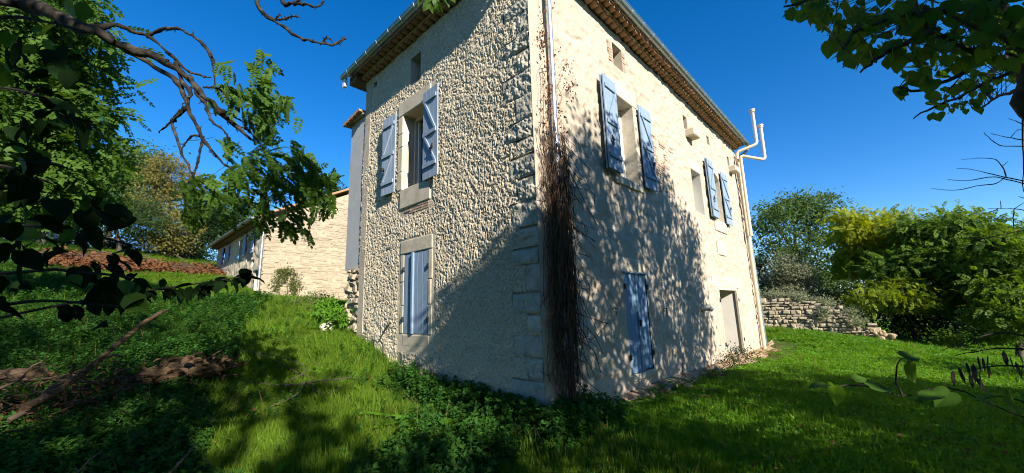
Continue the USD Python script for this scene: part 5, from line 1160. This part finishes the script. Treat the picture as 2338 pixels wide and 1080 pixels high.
nz2 = meshkit.fbm(np.stack([gxp * 1.3, gyp * 1.3, gxp * 0 + 7], 1), 3, 19)
mk = (~net & ~lawn) & keep & (nz2 > .52) & (g.uniform(0, 1, n) < .8); h = (.09 + .07 * nz[mk]) * g.uniform(.6, 1.3, mk.sum()); w = .10 * far[mk] * g.uniform(.6, 1.3, mk.sum()); scatter('clover_patches', 'clover', M['clover'], put(mk), np.stack([w, w, h * 1.6], 1), .15, 5)
mk = (~net & ~lawn) & keep & (g.uniform(0, 1, n) < .10); h = (.10 + .16 * nz[mk]) * g.uniform(.5, 1.3, mk.sum()); scatter('scattered_weeds', 'nettle', M['nettle'], put(mk), np.stack([h, h, h], 1), .2, 6)
mk = (~net & ~lawn) & keep & ((nz2 < .56) | (u1 < .4)); h = (.07 + .22 * np.clip(nz2[mk] * 2 - .55, 0, 1)) * g.uniform(.5, 1.5, mk.sum()); w = .15 * far[mk] ** .9; scatter('meadow_grass', 'grass', M['grass'], put(mk), np.stack([w, w, h], 1), .12, 3)
mk = ((net & (g.uniform(0, 1, n) < .2)) | (lawn & (g.uniform(0, 1, n) < .07))) & keep; h = (.12 + .12 * nz[mk]) * g.uniform(.5, 1.5, mk.sum()); w = .12 * far[mk] ** .9; scatter('tall_grass', 'grass', M['grass'], put(mk), np.stack([w, w, h], 1), .2, 4)
k = g.choice(n, 2600, replace=False); P = put(k >= 0)[k] if False else np.stack([gxp[k] + g.normal(0, .1, 2600), gyp[k] + g.normal(0, .1, 2600), gzp[k]], 1); P[:, 2] = gz(P[:, 0], P[:, 1]) + g.uniform(.02, .14, 2600)
obj('fallen_leaves', stamp(OVAL[0] * [1.5, 1, 2.5], OVAL[1], frames(unit(g.normal(0, 1, (2600, 3)) * [1, 1, .4]), unit(g.normal(0, .5, (2600, 3)) + [0, 0, 1])), P, g.uniform(.03, .075, 2600)), M['deadleaf'], None, kind='stuff')
k = g.choice(n, 420, replace=False); st = []
for x, y in zip(gxp[k], gyp[k]):
    a = on(x, y); d = np.array([g.normal(0, .25), g.normal(0, .25), 1]) * g.uniform(.15, .5); st.append(tube(curve([a, a + d * .5 + g.normal(0, .02, 3), a + d + g.normal(0, .05, 3)], 5), [.003, .0026, .0022, .0018, .0012], 3, False))
obj('dry_stalks', join(st), M['strand'], None, kind='stuff')
def dock(name, label, x, y, n, L, up, seed, shape, m):
    g = np.random.default_rng(seed); t = thing(name, label, 'plant', on(x, y))
    for k in range(n):
        a = k * 2.4 + g.uniform(-.3, .3); e = g.uniform(.5, 1.1) * up; ax = unit(np.array([math.cos(a), math.sin(a), e])); nr = unit(np.array([-math.cos(a) * e, -math.sin(a) * e, 1.0]) + g.normal(0, .2, 3))
        obj('leaf', stamp(*shape, frames(ax[None], nr[None]), np.array([[.02 * math.cos(a), .02 * math.sin(a), .01]]), L * g.uniform(.7, 1.15)), m, t)


p = at(605, 1030, 3.6); dock('dock_plant', 'dock plant with long pale upright leaves in the sunny grass at the bottom', p[0], p[1], 9, .3, 1.3, 5, (OVAL[0] * [.75, 1, 1.8], OVAL[1]), M['clover'])
FERN = pinnate(11, .22, .3, .35, OVAL, 5)
for x, y, d, lb in ((930, 905, 5.4, 'feathery fern-like weed in the grass before the house side wall'), (1010, 925, 5.2, 'second fern-like weed nearer the house corner, its fronds arching left')):
    p = at(x, y, d); dock('fern', lb, p[0], p[1], 8, .5, .8, int(x), FERN, M['clover'])
# dry brambles below the outbuilding gable, plants at the house foot, creeper on the gable
tree('bramble_bush', 'tangle of dry yellow-green brambles below the outbuilding gable', base_at(690, 700, 12.5), [lobe(650, 705, 13, 40, 16), lobe(700, 700, 12, 40, 18), lobe(745, 705, 11, 25, 16), lobe(720, 690, 14, 35, 18)], .07, M['drygrass'], .02, 90, 60, .16, seed=41)
tree('creeper_bush', 'yellow-green creeper climbing the outbuilding gable', (2.6, Y0 - .12), [((2.25, Y0 - .1, 3.7), np.array([.3, .1, .45])), ((2.9, Y0 - .1, 3.3), np.array([.28, .1, .6])), ((2.55, Y0 - .1, 4.0), np.array([.35, .08, .2])), ((2.0, Y0 - .1, 3.2), np.array([.15, .08, .4]))], .1, M['drygrass'], .02, 70, 22, .13, seed=42)
tree('nettle_bush', 'bright leafy weeds at the broken back corner of the house', (-.25, 6.4), [((-.2, 6.6, 1.6), .25), ((-.3, 6.1, 1.45), .22), ((-.1, 7.1, 1.75), .3)], .11, M['clover'], .01, 40, 26, .12, seed=43)
tree('dark_shrub', 'small dark leafless-looking shrub by the doorway', (7.6, -.45), [((7.5, -.45, .22), np.array([.5, .25, .25])), ((8.3, -.5, .15), np.array([.45, .2, .2])), ((6.8, -.4, .12), np.array([.3, .2, .2]))], .06, LM['dark'], .015, 70, 10, .1, seed=44)

# like things share a group
for nm, gp in (('ailanthus_tree', 'broad trees behind the right lawn'), ('bleached_branch', 'pale dead branches on the left'), ('bare_stick', 'dry sticks in the foreground'), ('hazel_bush', 'hazel bushes behind the viewpoint'),
               ('wood_tree', 'wood trees behind the viewpoint'), ('fern', 'fern-like weeds by the wall'), ('stone_block', 'loose stones in the grass')):
    for p in stage.GetPrimAtPath('/World').GetChildren():
        if p.GetName() == nm or p.GetName()[:-4] == nm:
            p.SetCustomDataByKey('group', gp)
